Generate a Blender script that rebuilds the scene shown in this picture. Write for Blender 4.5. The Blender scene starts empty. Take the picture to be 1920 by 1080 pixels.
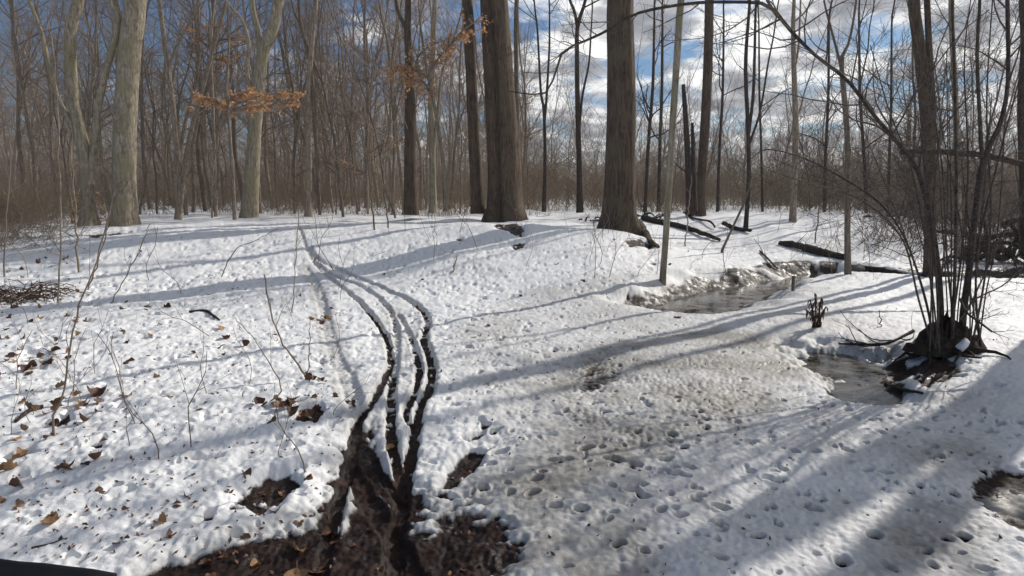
import bpy, math, random
import numpy as np

C = bpy.context.scene
COL = C.collection
rng = np.random.default_rng(11)
random.seed(11)
rad = math.radians

# ------------------------------------------------------------------ camera, sky, sun, exposure
CAM_H, FPX, PITCH = 1.42, 1144.0, rad(9.2)
cam_d = bpy.data.cameras.new('camera')
cam = bpy.data.objects.new('camera', cam_d)
COL.objects.link(cam)
cam.location = (0, 0, CAM_H)
cam.rotation_euler = (rad(90) - PITCH, 0, 0)
cam_d.sensor_width = 36
cam_d.lens = FPX / 1920 * 36
cam_d.clip_start = 0.05
cam_d.clip_end = 3000
C.camera = cam

SUN_AZ, SUN_EL = rad(49), rad(30)          # azimuth clockwise from +Y
world = bpy.data.worlds.new('World')
C.world = world
world.use_nodes = True
wt = world.node_tree
wt.nodes.clear()


def N(t, typ, **kw):
    n = t.nodes.new(typ)
    for k, v in kw.items():
        if k.startswith('i_'):
            n.inputs[k[2:].replace('_', ' ')].default_value = v
        elif k[0] == 'n' and k[1:].isdigit():
            n.inputs[int(k[1:])].default_value = v
        else:
            setattr(n, k, v)
    return n


def L(t, a, b):
    t.links.new(a, b)


def ramp(t, stops, interp='LINEAR'):
    n = t.nodes.new('ShaderNodeValToRGB')
    n.color_ramp.interpolation = interp
    e = n.color_ramp.elements
    while len(e) > 1:
        e.remove(e[0])
    e[0].position = stops[0][0]
    c = stops[0][1]
    e[0].color = (c, c, c, 1) if isinstance(c, (int, float)) else (*c, 1)
    for p, c in stops[1:]:
        x = e.new(p)
        x.color = (c, c, c, 1) if isinstance(c, (int, float)) else (*c, 1)
    return n


sky = N(wt, 'ShaderNodeTexSky', sky_type='NISHITA', sun_disc=False, sun_elevation=SUN_EL,
        sun_rotation=SUN_AZ, altitude=200.0, air_density=1.0, dust_density=0.6, ozone_density=1.6)
tint = N(wt, 'ShaderNodeMix', data_type='RGBA', blend_type='MULTIPLY')
tint.inputs[0].default_value = 1.0
tint.inputs[7].default_value = (0.52, 0.80, 1.06, 1)
L(wt, sky.outputs[0], tint.inputs[6])
tc = N(wt, 'ShaderNodeTexCoord')
sep = N(wt, 'ShaderNodeSeparateXYZ')
L(wt, tc.outputs['Generated'], sep.inputs[0])
zz = N(wt, 'ShaderNodeMath', operation='MAXIMUM', n1=0.0)
L(wt, sep.outputs[2], zz.inputs[0])
za = N(wt, 'ShaderNodeMath', operation='ADD', n1=0.16)
L(wt, zz.outputs[0], za.inputs[0])
dx = N(wt, 'ShaderNodeMath', operation='DIVIDE')
dy = N(wt, 'ShaderNodeMath', operation='DIVIDE')
L(wt, sep.outputs[0], dx.inputs[0]); L(wt, za.outputs[0], dx.inputs[1])
L(wt, sep.outputs[1], dy.inputs[0]); L(wt, za.outputs[0], dy.inputs[1])
cmb = N(wt, 'ShaderNodeCombineXYZ')
L(wt, dx.outputs[0], cmb.inputs[0]); L(wt, dy.outputs[0], cmb.inputs[1])
cn = N(wt, 'ShaderNodeTexNoise', noise_dimensions='3D')
cn.inputs['Scale'].default_value = 2.3
cn.inputs['Detail'].default_value = 9
cn.inputs['Roughness'].default_value = 0.56
L(wt, cmb.outputs[0], cn.inputs['Vector'])
# clouds are thicker towards the east (+X) where the front hangs
cov = N(wt, 'ShaderNodeMapRange', n1=-0.62, n2=0.1, n3=-0.15, n4=0.09)
L(wt, sep.outputs[0], cov.inputs[0])
cs = N(wt, 'ShaderNodeMath', operation='ADD')
L(wt, cn.outputs[0], cs.inputs[0]); L(wt, cov.outputs[0], cs.inputs[1])
cr = ramp(wt, [(0.47, 0.0), (0.60, 1.0)])
L(wt, cs.outputs[0], cr.inputs[0])
cn2 = N(wt, 'ShaderNodeTexNoise')
cn2.inputs['Scale'].default_value = 3.6
cn2.inputs['Detail'].default_value = 6
mp2 = N(wt, 'ShaderNodeVectorMath', operation='ADD')
mp2.inputs[1].default_value = (3.1, 1.7, 4.0)
L(wt, cmb.outputs[0], mp2.inputs[0]); L(wt, mp2.outputs[0], cn2.inputs['Vector'])
ccol = ramp(wt, [(0.36, (4.2, 4.4, 4.9)), (0.48, (7.5, 7.7, 8.2)), (0.575, (17.0, 17.0, 16.8))])
L(wt, cn2.outputs[0], ccol.inputs[0])
mix = N(wt, 'ShaderNodeMix', data_type='RGBA')
L(wt, cr.outputs[0], mix.inputs[0]); L(wt, tint.outputs[2], mix.inputs[6]); L(wt, ccol.outputs[0], mix.inputs[7])
bg = N(wt, 'ShaderNodeBackground')
bg.inputs['Strength'].default_value = 0.075
L(wt, mix.outputs[2], bg.inputs['Color'])
wo = N(wt, 'ShaderNodeOutputWorld')
L(wt, bg.outputs[0], wo.inputs[0])

sun_d = bpy.data.lights.new('sun', 'SUN')
sun_d.energy = 4.8
sun_d.angle = rad(0.55)
sun_d.color = (1.0, 0.945, 0.86)
sun = bpy.data.objects.new('sun', sun_d)
COL.objects.link(sun)
sun.rotation_euler = (rad(90) - SUN_EL, 0, math.pi - SUN_AZ)
sun.location = (20, 20, 30)
C.view_settings.view_transform = 'Standard'
C.view_settings.look = 'None'
C.view_settings.exposure = -0.2
C.view_settings.gamma = 1.0
C.view_settings.use_curve_mapping = False


# ------------------------------------------------------------------ numpy noise
def _h(ix, iy, s):
    h = (ix.astype(np.int64) * 374761393 + iy.astype(np.int64) * 668265263 + s * 982451653) & 0xffffffff
    h = ((h ^ (h >> 13)) * 1274126177) & 0xffffffff
    return (h ^ (h >> 16)) & 0xffff


def perlin(x, y, s=0):
    x = np.asarray(x, float); y = np.asarray(y, float)
    ix = np.floor(x); iy = np.floor(y)
    fx = x - ix; fy = y - iy
    u = fx * fx * fx * (fx * (fx * 6 - 15) + 10)
    v = fy * fy * fy * (fy * (fy * 6 - 15) + 10)

    def g(a, b):
        t = _h(ix + a, iy + b, s) * (2 * math.pi / 65536)
        return np.cos(t) * (fx - a) + np.sin(t) * (fy - b)
    n0 = g(0, 0) * (1 - u) + g(1, 0) * u
    n1 = g(0, 1) * (1 - u) + g(1, 1) * u
    return (n0 * (1 - v) + n1 * v) * 1.5


def smooth(a, b, x):
    t = np.clip((x - a) / (b - a), 0, 1)
    return t * t * (3 - 2 * t)


def seg_dist(x, y, pts):
    """distance to a polyline and parameter (0..len-1)"""
    best = np.full(np.shape(x), 1e9); par = np.zeros(np.shape(x))
    for i in range(len(pts) - 1):
        ax, ay = pts[i][:2]; bx, by = pts[i + 1][:2]
        ddx, ddy = bx - ax, by - ay
        t = np.clip(((x - ax) * ddx + (y - ay) * ddy) / (ddx * ddx + ddy * ddy + 1e-12), 0, 1)
        d = np.hypot(x - ax - t * ddx, y - ay - t * ddy)
        m = d < best
        best = np.where(m, d, best); par = np.where(m, i + t, par)
    return best, par


def inside(x, y, poly):
    r = np.zeros(np.shape(x), bool)
    n = len(poly)
    for i in range(n):
        x1, y1 = poly[i][:2]; x2, y2 = poly[(i + 1) % n][:2]
        c = ((y1 > y) != (y2 > y)) & (x < (x2 - x1) * (y - y1) / (y2 - y1 + 1e-12) + x1)
        r ^= c
    return r


# ------------------------------------------------------------------ lie of the land
def z_base(x, y):
    a = smooth(1.0, 5.5, x)
    y0 = 7.0 + 4.0 * a; y1 = 13.0 + 7.0 * a
    z = 0.55 * smooth(y0, y1, y)
    z = z + 0.10 * perlin(x / 4.3, y / 4.3, 3) * smooth(4, 9, y) + 0.035 * perlin(x / 1.4, y / 1.4, 4)
    z = z + 0.16 * np.exp(-(((x + 0.1) / 1.3) ** 2 + ((y - 12.4) / 1.0) ** 2))
    z = z + 0.10 * np.exp(-(((x - 2.3) / 1.0) ** 2 + ((y - 12.0) / 0.9) ** 2))
    z = z + 0.14 * smooth(2.2, 5.0, x) * (1 - smooth(4, 9, y))
    z = z + 1.2 * smooth(60, 300, y)
    return z


CP, SP = math.cos(PITCH), math.sin(PITCH)


def ray(px, py):
    a = (px - 960) / FPX; b = -(py - 540) / FPX
    return np.array([a, CP + b * SP, -SP + b * CP])


def _hit(px, py, zf, off=0.0):
    d = ray(px, py)
    t = 1.2 * 1.012 ** np.arange(430)
    z = CAM_H + t * d[2]
    g = zf(t * d[0], t * d[1]) + off
    k = np.argmax(z <= g)
    if k == 0:
        k = 429
    a = (z[k - 1] - g[k - 1]); b = (g[k] - z[k])
    f = a / (a + b) if a + b > 0 else 1.0
    tt = t[k - 1] + (t[k] - t[k - 1]) * min(max(f, 0), 1)
    return np.array([tt * d[0], tt * d[1], CAM_H + tt * d[2]])


def at(px, py, Y):
    d = ray(px, py)
    t = Y / d[1]
    return np.array([t * d[0], Y, CAM_H + t * d[2]])


STREAM = [_hit(*p, z_base)[:2] for p in [(1950, 512), (1840, 515), (1730, 512), (1640, 506), (1560, 500), (1500, 505),
                                          (1440, 517), (1380, 528), (1320, 545), (1275, 560)]]
POOL = _hit(1592, 672, z_base)[:2]
POOL2 = _hit(1640, 735, z_base)[:2]
SHADE_PUD = _hit(1900, 930, z_base)[:2]  # spot of the dark sheet that stands in for shade


def z0(x, y):
    z = z_base(x, y)
    d, p = seg_dist(x, y, STREAM)
    wdt = 0.27 + 0.21 * smooth(5.5, 7.5, p) + 0.10 * perlin(x / 0.5, y / 0.5, 8)
    z = z - 0.27 * (1 - smooth(0.35 * wdt, 2.3 * wdt, d)) * (z + 0.25) / 0.3
    e = np.hypot((x - POOL[0]) / 0.42, (y - POOL[1]) / 0.52) + 0.30 * perlin(x / 0.2, y / 0.2, 9) + 0.12 * perlin(x / 0.07, y / 0.07, 19)
    z = z - 0.13 * (1 - smooth(0.4, 1.5, e))
    e = np.hypot((x - POOL2[0]) / 0.30, (y - POOL2[1]) / 0.28) + 0.3 * perlin(x / 0.2, y / 0.2, 10)
    z = z - 0.08 * (1 - smooth(0.5, 1.4, e))
    e = np.hypot((x - SHADE_PUD[0]) / 0.30, (y - SHADE_PUD[1]) / 0.25) + 0.4 * perlin(x / 0.2, y / 0.2, 12)
    z = z - 0.03 * (1 - smooth(0.4, 1.5, e))
    return z


def gp(px, py):
    return _hit(px, py, z0, 0.045)


def gz(x, y):
    return float(z0(np.array([x]), np.array([y]))[0])


W_STREAM = float(np.median([gz(*p) for p in STREAM[5:10]])) + 0.075
W_POOL = gz(*POOL) + 0.055


# ------------------------------------------------------------------ mesh helpers
def make_mesh(name, V, Q=None, T=None, smooth_on=True):
    V = np.asarray(V, np.float32).reshape(-1, 3)
    Q = np.zeros((0, 4), np.int32) if Q is None or len(Q) == 0 else np.asarray(Q, np.int32)
    T = np.zeros((0, 3), np.int32) if T is None or len(T) == 0 else np.asarray(T, np.int32)
    me = bpy.data.meshes.new(name)
    me.vertices.add(len(V))
    me.vertices.foreach_set('co', V.ravel())
    loops = np.concatenate([Q.ravel(), T.ravel()]).astype(np.int32)
    me.loops.add(len(loops))
    me.loops.foreach_set('vertex_index', loops)
    me.polygons.add(len(Q) + len(T))
    st = np.concatenate([np.arange(len(Q)) * 4, len(Q) * 4 + np.arange(len(T)) * 3]).astype(np.int32)
    me.polygons.foreach_set('loop_start', st)
    me.update(calc_edges=True)
    if smooth_on:
        me.polygons.foreach_set('use_smooth', np.ones(len(me.polygons), bool))
    return me


class MB:
    def __init__(s):
        s.V = []; s.Q = []; s.T = []; s.n = 0

    def add(s, V, Q=None, T=None):
        V = np.asarray(V, float).reshape(-1, 3)
        s.V.append(V)
        if Q is not None and len(Q): s.Q.append(np.asarray(Q) + s.n)
        if T is not None and len(T): s.T.append(np.asarray(T) + s.n)
        s.n += len(V)

    def tubes(s, P, R, sides=5, cap=False):
        P = np.asarray(P, float); R = np.asarray(R, float)
        if P.ndim == 2:
            P = P[None]; R = R[None]
        n, K, _ = P.shape
        if n == 0: return
        T = np.gradient(P, axis=1)
        T /= np.linalg.norm(T, axis=2, keepdims=True) + 1e-9
        m = P[:, -1] - P[:, 0]
        ref = np.zeros((n, 3))
        ref[np.arange(n), np.argmin(np.abs(m), axis=1)] = 1
        n1 = np.cross(T, ref[:, None, :])
        n1 /= np.linalg.norm(n1, axis=2, keepdims=True) + 1e-9
        n2 = np.cross(T, n1)
        a = np.arange(sides) * (2 * math.pi / sides)
        V = P[:, :, None, :] + R[:, :, None, None] * (np.cos(a)[None, None, :, None] * n1[:, :, None, :] + np.sin(a)[None, None, :, None] * n2[:, :, None, :])
        idx = np.arange(n * K * sides).reshape(n, K, sides)
        A = idx[:, :-1, :]; B = np.roll(idx, -1, axis=2)[:, :-1, :]
        D = idx[:, 1:, :]; Cc = np.roll(idx, -1, axis=2)[:, 1:, :]
        Q = np.stack([A, B, Cc, D], -1).reshape(-1, 4)
        V = V.reshape(-1, 3)
        if cap:
            T_ = []
            base = len(V)
            ends = np.concatenate([P[:, 0], P[:, -1]])
            V = np.concatenate([V, ends])
            for i in range(n):
                for q in range(sides):
                    T_.append((idx[i, 0, (q + 1) % sides], idx[i, 0, q], base + i))
                    T_.append((idx[i, -1, q], idx[i, -1, (q + 1) % sides], base + n + i))
            s.add(V, Q, T_)
        else:
            s.add(V, Q)

    def mesh(s, name, sm=True):
        return make_mesh(name, np.concatenate(s.V) if s.V else np.zeros((0, 3)), np.concatenate(s.Q) if s.Q else None,
                         np.concatenate(s.T) if s.T else None, sm)

    def build(s, name, m, parent=None, sm=True):
        return obj(name, s.mesh(name, sm), m, parent)


def obj(name, me, m, parent=None):
    if m is not None and not me.materials:
        me.materials.append(m)
    o = bpy.data.objects.new(name, me)
    COL.objects.link(o)
    if parent is not None:
        o.parent = parent
        o.location = -parent.location
    return o


def tag(o, label=None, cat=None, group=None, kind=None):
    if label: o['label'] = label
    if cat: o['category'] = cat
    if group: o['group'] = group
    if kind: o['kind'] = kind
    return o


def empty(name, loc=(0, 0, 0), rz=0.0):
    o = bpy.data.objects.new(name, None)
    COL.objects.link(o)
    o.empty_display_size = 0.2
    o.location = loc
    o.rotation_euler = (0, 0, rz)
    return o


def copy_tree(o, loc, rz, sc=1.0, tilt=(0, 0)):
    c = o.copy(); COL.objects.link(c)
    c.location = loc; c.rotation_euler = (tilt[0], tilt[1], rz); c.scale = (sc, sc, sc) if not isinstance(sc, tuple) else sc
    for ch in o.children:
        d = ch.copy(); COL.objects.link(d); d.parent = c
    return c


def unit(v):
    return v / (np.linalg.norm(v, axis=-1, keepdims=True) + 1e-9)


def grow(P, R, n, t0, t1, Lf, ang, K, rr, up=0.05, wig=0.12, rg=rng, rmin=0.0018, tip=0.35, flat=0.0):
    """n children on each polyline; Lf: length, scalar or function of t"""
    Np, Kp, _ = P.shape
    pi = np.repeat(np.arange(Np), n)
    M = len(pi)
    t = rg.uniform(t0, t1, M)
    s = np.clip(t * (Kp - 1), 0, Kp - 1.001)
    i = s.astype(int); f = (s - i)[:, None]
    b = P[pi, i] * (1 - f) + P[pi, i + 1] * f
    T = unit(P[pi, i + 1] - P[pi, i])
    r = R[pi, i] * (1 - f[:, 0]) + R[pi, i + 1] * f[:, 0]
    ref = np.where(np.abs(T[:, 2:3]) > 0.9, np.array([[1.0, 0, 0]]), np.array([[0, 0, 1.0]]))
    n1 = unit(np.cross(T, ref)); n2 = np.cross(T, n1)
    ph = rg.uniform(0, 2 * math.pi, M)
    an = rg.normal(ang, 0.2, M)
    d = np.cos(an)[:, None] * T + np.sin(an)[:, None] * (np.cos(ph)[:, None] * n1 + np.sin(ph)[:, None] * n2)
    d[:, 2] *= (1 - flat)
    d = unit(d)
    ln = (Lf(t) if callable(Lf) else Lf) * rg.uniform(0.45, 1.25, M)
    out = np.zeros((M, K, 3)); out[:, 0] = b
    for k in range(1, K):
        d = unit(d + wig * rg.normal(0, 1, (M, 3)) + np.array([0, 0, up]))
        out[:, k] = out[:, k - 1] + d * (ln / (K - 1))[:, None]
    r0 = np.maximum(np.minimum(r * rr, ln * 0.028 + 0.001), rmin)
    Rc = r0[:, None] * np.linspace(1, tip, K)[None]
    return out, np.maximum(Rc, rmin * 0.8)


def smooth_path(pts, K):
    """Catmull-Rom through rows of pts (any dimension), resampled to K by chord length"""
    p = np.asarray(pts, float)
    if len(p) == 2:
        return p[0] + (p[1] - p[0]) * np.linspace(0, 1, K)[:, None]
    q = np.vstack([2 * p[0] - p[1], p, 2 * p[-1] - p[-2]])
    out = []
    for i in range(1, len(q) - 2):
        t = np.linspace(0, 1, 12, endpoint=False)[:, None]
        a, b, c, d = q[i - 1], q[i], q[i + 1], q[i + 2]
        out.append(0.5 * (2 * b + (c - a) * t + (2 * a - 5 * b + 4 * c - d) * t ** 2 + (3 * b - a - 3 * c + d) * t ** 3))
    o = np.vstack(out + [p[-1:]])
    ds = np.concatenate([[0], np.cumsum(np.linalg.norm(np.diff(o[:, :3], axis=0), axis=1))])
    s = np.linspace(0, ds[-1], K)
    return np.stack([np.interp(s, ds, o[:, j]) for j in range(o.shape[1])], 1)


# ------------------------------------------------------------------ materials
def new_mat(name):
    m = bpy.data.materials.new(name)
    m.use_nodes = True
    t = m.node_tree
    b = t.nodes['Principled BSDF']
    return m, t, b


def bark(name, c1, c2, sc=1.0, moss=None, bump=0.6, rough=0.9, stretch=0.12, vary=0.25):
    m, t, b = new_mat(name)
    tcn = N(t, 'ShaderNodeTexCoord')
    mp = N(t, 'ShaderNodeMapping')
    mp.inputs['Scale'].default_value = (sc, sc, sc * stretch)
    L(t, tcn.outputs['Object'], mp.inputs[0])
    n1 = N(t, 'ShaderNodeTexNoise'); n1.inputs['Scale'].default_value = 28; n1.inputs['Detail'].default_value = 5
    n1.inputs['Roughness'].default_value = 0.65
    L(t, mp.outputs[0], n1.inputs['Vector'])
    r = ramp(t, [(0.34, c2), (0.62, c1)])
    L(t, n1.outputs[0], r.inputs[0])
    n2 = N(t, 'ShaderNodeTexNoise'); n2.inputs['Scale'].default_value = 2.2; n2.inputs['Detail'].default_value = 4
    L(t, tcn.outputs['Object'], n2.inputs['Vector'])
    mp3 = N(t, 'ShaderNodeMapping'); mp3.inputs['Scale'].default_value = (sc, sc, sc * min(1, stretch * 3.5))
    L(t, tcn.outputs['Object'], mp3.inputs[0])
    n3 = N(t, 'ShaderNodeTexNoise'); n3.inputs['Scale'].default_value = 22; n3.inputs['Detail'].default_value = 7; n3.inputs['Roughness'].default_value = 0.75
    L(t, mp3.outputs[0], n3.inputs['Vector'])
    r3 = ramp(t, [(0.36, 0.45), (0.52, 1.0), (0.68, 1.35)])
    L(t, n3.outputs[0], r3.inputs[0])
    m3 = N(t, 'ShaderNodeMix', data_type='RGBA', blend_type='MULTIPLY'); m3.inputs[0].default_value = 0.8
    L(t, r.outputs[0], m3.inputs[6]); L(t, r3.outputs[0], m3.inputs[7])
    last = m3.outputs[2]
    if moss:
        mm = N(t, 'ShaderNodeMix', data_type='RGBA'); mm.inputs[7].default_value = (*moss, 1)
        rr = ramp(t, [(0.45, 0.0), (0.66, 0.75)])
        L(t, n2.outputs[0], rr.inputs[0]); L(t, rr.outputs[0], mm.inputs[0]); L(t, last, mm.inputs[6])
        last = mm.outputs[2]
    oi = N(t, 'ShaderNodeObjectInfo')
    mr = N(t, 'ShaderNodeMapRange', n1=0.0, n2=1.0, n3=1 - vary, n4=1 + vary)
    L(t, oi.outputs['Random'], mr.inputs[0])
    hv = N(t, 'ShaderNodeHueSaturation')
    L(t, mr.outputs[0], hv.inputs['Value']); L(t, last, hv.inputs['Color'])
    L(t, hv.outputs[0], b.inputs['Base Color'])
    b.inputs['Roughness'].default_value = rough
    b.inputs['Specular IOR Level'].default_value = 0.2
    if bump:
        bp = N(t, 'ShaderNodeBump'); bp.inputs['Strength'].default_value = bump; bp.inputs['Distance'].default_value = 0.035
        L(t, n1.outputs[0], bp.inputs['Height']); L(t, bp.outputs[0], b.inputs['Normal'])
    return m


def flat_mat(name, c1, c2=None, rough=0.8, scale=6.0, vary=0.2, spec=0.2, trans=0.0, attr=False):
    m, t, b = new_mat(name)
    c2 = c2 or tuple(x * 0.6 for x in c1)
    tcn = N(t, 'ShaderNodeTexCoord')
    n1 = N(t, 'ShaderNodeTexNoise'); n1.inputs['Scale'].default_value = scale; n1.inputs['Detail'].default_value = 3
    L(t, tcn.outputs['Object'], n1.inputs['Vector'])
    r = ramp(t, [(0.35, c2), (0.65, c1)])
    L(t, n1.outputs[0], r.inputs[0])
    oi = N(t, 'ShaderNodeObjectInfo')
    mr = N(t, 'ShaderNodeMapRange', n1=0.0, n2=1.0, n3=1 - vary, n4=1 + vary)
    L(t, oi.outputs['Random'], mr.inputs[0])
    hv = N(t, 'ShaderNodeHueSaturation')
    L(t, mr.outputs[0], hv.inputs['Value']); L(t, r.outputs[0], hv.inputs['Color'])
    L(t, hv.outputs[0], b.inputs['Base Color'])
    b.inputs['Roughness'].default_value = rough
    b.inputs['Specular IOR Level'].default_value = spec
    if trans:
        tr = N(t, 'ShaderNodeBsdfTranslucent'); L(t, hv.outputs[0], tr.inputs[0])
        mx = N(t, 'ShaderNodeMixShader'); mx.inputs[0].default_value = trans
        L(t, b.outputs[0], mx.inputs[1]); L(t, tr.outputs[0], mx.inputs[2])
        L(t, mx.outputs[0], t.nodes['Material Output'].inputs[0])
    return m


M = {}
M['grey'] = bark('bark_olive_grey', (0.40, 0.345, 0.26), (0.19, 0.16, 0.12), 0.9, moss=(0.26, 0.235, 0.14), bump=0.8, vary=0.08)
M['brown'] = bark('bark_brown_furrowed', (0.145, 0.102, 0.074), (0.042, 0.029, 0.022), 1.0, moss=(0.12, 0.095, 0.062), bump=1.0, stretch=0.09, vary=0.06)
M['dark'] = bark('bark_dark', (0.08, 0.06, 0.05), (0.03, 0.022, 0.02), 1.2, bump=0.7, vary=0.15)
M['mid'] = bark('bark_woodland', (0.30, 0.245, 0.19), (0.14, 0.112, 0.085), 1.3, bump=0.5, vary=0.35)
M['shrub'] = bark('bark_shrub', (0.15, 0.12, 0.10), (0.06, 0.047, 0.04), 1.6, bump=0.6, stretch=0.3, vary=0.3)
M['twig'] = flat_mat('twig_bark', (0.27, 0.21, 0.165), (0.16, 0.122, 0.095), 0.8, 3.0, 0.3)
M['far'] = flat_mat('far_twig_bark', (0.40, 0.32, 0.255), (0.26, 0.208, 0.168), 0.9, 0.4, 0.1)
M['brush'] = flat_mat('dry_brush', (0.30, 0.235, 0.16), (0.16, 0.125, 0.09), 0.9, 0.35, 0.2)
M['reed'] = flat_mat('dry_grass_stalks', (0.36, 0.27, 0.165), (0.22, 0.16, 0.10), 0.9, 0.5, 0.2)
M['beech'] = flat_mat('dry_beech_leaf', (0.66, 0.41, 0.22), (0.50, 0.28, 0.14), 0.7, 9.0, 0.12, trans=0.5)
M['leaf'] = flat_mat('fallen_leaf_brown', (0.17, 0.085, 0.045), (0.075, 0.038, 0.024), 0.6, 25.0, 0.45, 0.35, trans=0.1)
M['leaf_tan'] = flat_mat('fallen_leaf_tan', (0.42, 0.26, 0.13), (0.25, 0.14, 0.07), 0.65, 25.0, 0.2, 0.3, trans=0.15)
M['rot'] = bark('rotten_log', (0.075, 0.055, 0.042), (0.02, 0.016, 0.013), 1.2, moss=(0.05, 0.05, 0.03), bump=1.0, stretch=1.0, vary=0.1)
M['cut'] = flat_mat('log_end_wood', (0.25, 0.19, 0.13), (0.15, 0.11, 0.08), 0.8, 20)
M['snowcap'] = flat_mat('snow_on_wood', (0.80, 0.81, 0.83), (0.74, 0.75, 0.78), 0.6, 12, 0.03)
M['rubber'] = flat_mat('black_rubber', (0.012, 0.012, 0.014), (0.008, 0.008, 0.010), 0.45, 40, 0.0, 0.4)


def ground_material():
    m, t, b = new_mat('snow_and_mud')
    at1 = N(t, 'ShaderNodeAttribute', attribute_name='depth')
    at2 = N(t, 'ShaderNodeAttribute', attribute_name='slush')
    tcn = N(t, 'ShaderNodeTexCoord')
    nz = N(t, 'ShaderNodeTexNoise'); nz.inputs['Scale'].default_value = 60; nz.inputs['Detail'].default_value = 6
    nz.inputs['Roughness'].default_value = 0.7
    L(t, tcn.outputs['Object'], nz.inputs['Vector'])
    nm = N(t, 'ShaderNodeTexNoise'); nm.inputs['Scale'].default_value = 9; nm.inputs['Detail'].default_value = 8
    nm.inputs['Roughness'].default_value = 0.7
    L(t, tcn.outputs['Object'], nm.inputs['Vector'])
    # snow cover factor
    j = N(t, 'ShaderNodeMath', operation='MULTIPLY_ADD', n1=0.016, n2=-0.008)
    L(t, nz.outputs[0], j.inputs[0])
    s = N(t, 'ShaderNodeMath', operation='ADD')
    L(t, at1.outputs['Fac'], s.inputs[0]); L(t, j.outputs[0], s.inputs[1])
    fac = N(t, 'ShaderNodeMapRange', n1=0.0005, n2=0.011, n3=0.0, n4=1.0)
    L(t, s.outputs[0], fac.inputs[0])
    # mud colour
    mr = ramp(t, [(0.3, (0.007, 0.004, 0.003)), (0.55, (0.022, 0.010, 0.0065)), (0.76, (0.065, 0.030, 0.018))])
    L(t, nm.outputs[0], mr.inputs[0])
    # snow colour, slush greyer and dirtier
    sl = N(t, 'ShaderNodeMix', data_type='RGBA')
    sl.inputs[6].default_value = (0.83, 0.835, 0.845, 1)
    sr = ramp(t, [(0.3, (0.20, 0.185, 0.165)), (0.7, (0.45, 0.435, 0.405))])
    L(t, nm.outputs[0], sr.inputs[0]); L(t, sr.outputs[0], sl.inputs[7])
    L(t, at2.outputs['Fac'], sl.inputs[0])
    mx = N(t, 'ShaderNodeMix', data_type='RGBA')
    L(t, fac.outputs[0], mx.inputs[0]); L(t, mr.outputs[0], mx.inputs[6]); L(t, sl.outputs[2], mx.inputs[7])
    L(t, mx.outputs[2], b.inputs['Base Color'])
    # wetness
    ro = ramp(t, [(0.34, 0.16), (0.54, 0.75)])
    L(t, nm.outputs[0], ro.inputs[0])
    so = N(t, 'ShaderNodeMapRange', n1=0.0, n2=1.0, n3=0.65, n4=0.5)
    L(t, at2.outputs['Fac'], so.inputs[0])
    rm = N(t, 'ShaderNodeMix', data_type='FLOAT')
    L(t, fac.outputs[0], rm.inputs[0]); L(t, ro.outputs[0], rm.inputs[2]); L(t, so.outputs[0], rm.inputs[3])
    L(t, rm.outputs[0], b.inputs['Roughness'])
    b.inputs['Specular IOR Level'].default_value = 0.25
    bp = N(t, 'ShaderNodeBump'); bp.inputs['Strength'].default_value = 0.6; bp.inputs['Distance'].default_value = 0.010
    L(t, nz.outputs[0], bp.inputs['Height']); L(t, bp.outputs[0], b.inputs['Normal'])
    return m


def water_material():
    m, t, b = new_mat('icy_water')
    tcn = N(t, 'ShaderNodeTexCoord')
    n1 = N(t, 'ShaderNodeTexNoise'); n1.inputs['Scale'].default_value = 5; n1.inputs['Detail'].default_value = 6
    L(t, tcn.outputs['Object'], n1.inputs['Vector'])
    r = ramp(t, [(0.42, (0.02, 0.017, 0.014)), (0.62, (0.16, 0.145, 0.125))])
    L(t, n1.outputs[0], r.inputs[0]); L(t, r.outputs[0], b.inputs['Base Color'])
    r2 = ramp(t, [(0.42, 0.03), (0.66, 0.28)])
    L(t, n1.outputs[0], r2.inputs[0]); L(t, r2.outputs[0], b.inputs['Roughness'])
    b.inputs['IOR'].default_value = 1.33
    b.inputs['Specular IOR Level'].default_value = 0.6
    n2 = N(t, 'ShaderNodeTexNoise'); n2.inputs['Scale'].default_value = 14; n2.inputs['Detail'].default_value = 3
    L(t, tcn.outputs['Object'], n2.inputs['Vector'])
    bp = N(t, 'ShaderNodeBump'); bp.inputs['Strength'].default_value = 0.12; bp.inputs['Distance'].default_value = 0.02
    L(t, n2.outputs[0], bp.inputs['Height']); L(t, bp.outputs[0], b.inputs['Normal'])
    return m


M['ground'] = ground_material()
M['water'] = water_material()

# ------------------------------------------------------------------ ground: snow lying on mud
az = np.concatenate([np.radians(np.linspace(-50, 50, 1040)), np.radians(np.linspace(50, 310, 122)[1:-1])])
r1 = np.linspace(0.3, 1.45, 12)
q = np.linspace(1.5 ** -0.5, 14.5 ** -0.5, 560)
r2 = q ** -2
r3 = 14.5 * (900 / 14.5) ** np.linspace(0, 1, 80)[1:]
RR = np.concatenate([r1, r2, r3])
AZ, RD = np.meshgrid(az, RR)
GX = RD * np.sin(AZ); GY = RD * np.cos(AZ)
Z0 = z0(GX, GY)
near = RR < 16
nn = int(near.sum())
X = GX[:nn]; Y = GY[:nn]
lump = 0.018 * perlin(X / 0.42, Y / 0.42, 21) + 0.014 * perlin(X / 0.17, Y / 0.17, 22) + 0.013 * perlin(X / 0.075, Y / 0.075, 23) \
    + 0.009 * perlin(X / 0.035, Y / 0.035, 24) * smooth(9, 5, Y)
leftness = 1 - smooth(-0.2, 1.2, X + 0.12 * (Y - 4))
calm = 0.55 + 0.45 * perlin(X / 0.8, Y / 0.8, 26)
dep = 0.036 + lump * (0.26 + 0.44 * leftness) * (0.6 + 0.7 * calm) + 0.010 * leftness
dep = dep + 0.012 * np.abs(perlin(X / 0.22, Y / 0.22, 27)) * leftness
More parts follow.
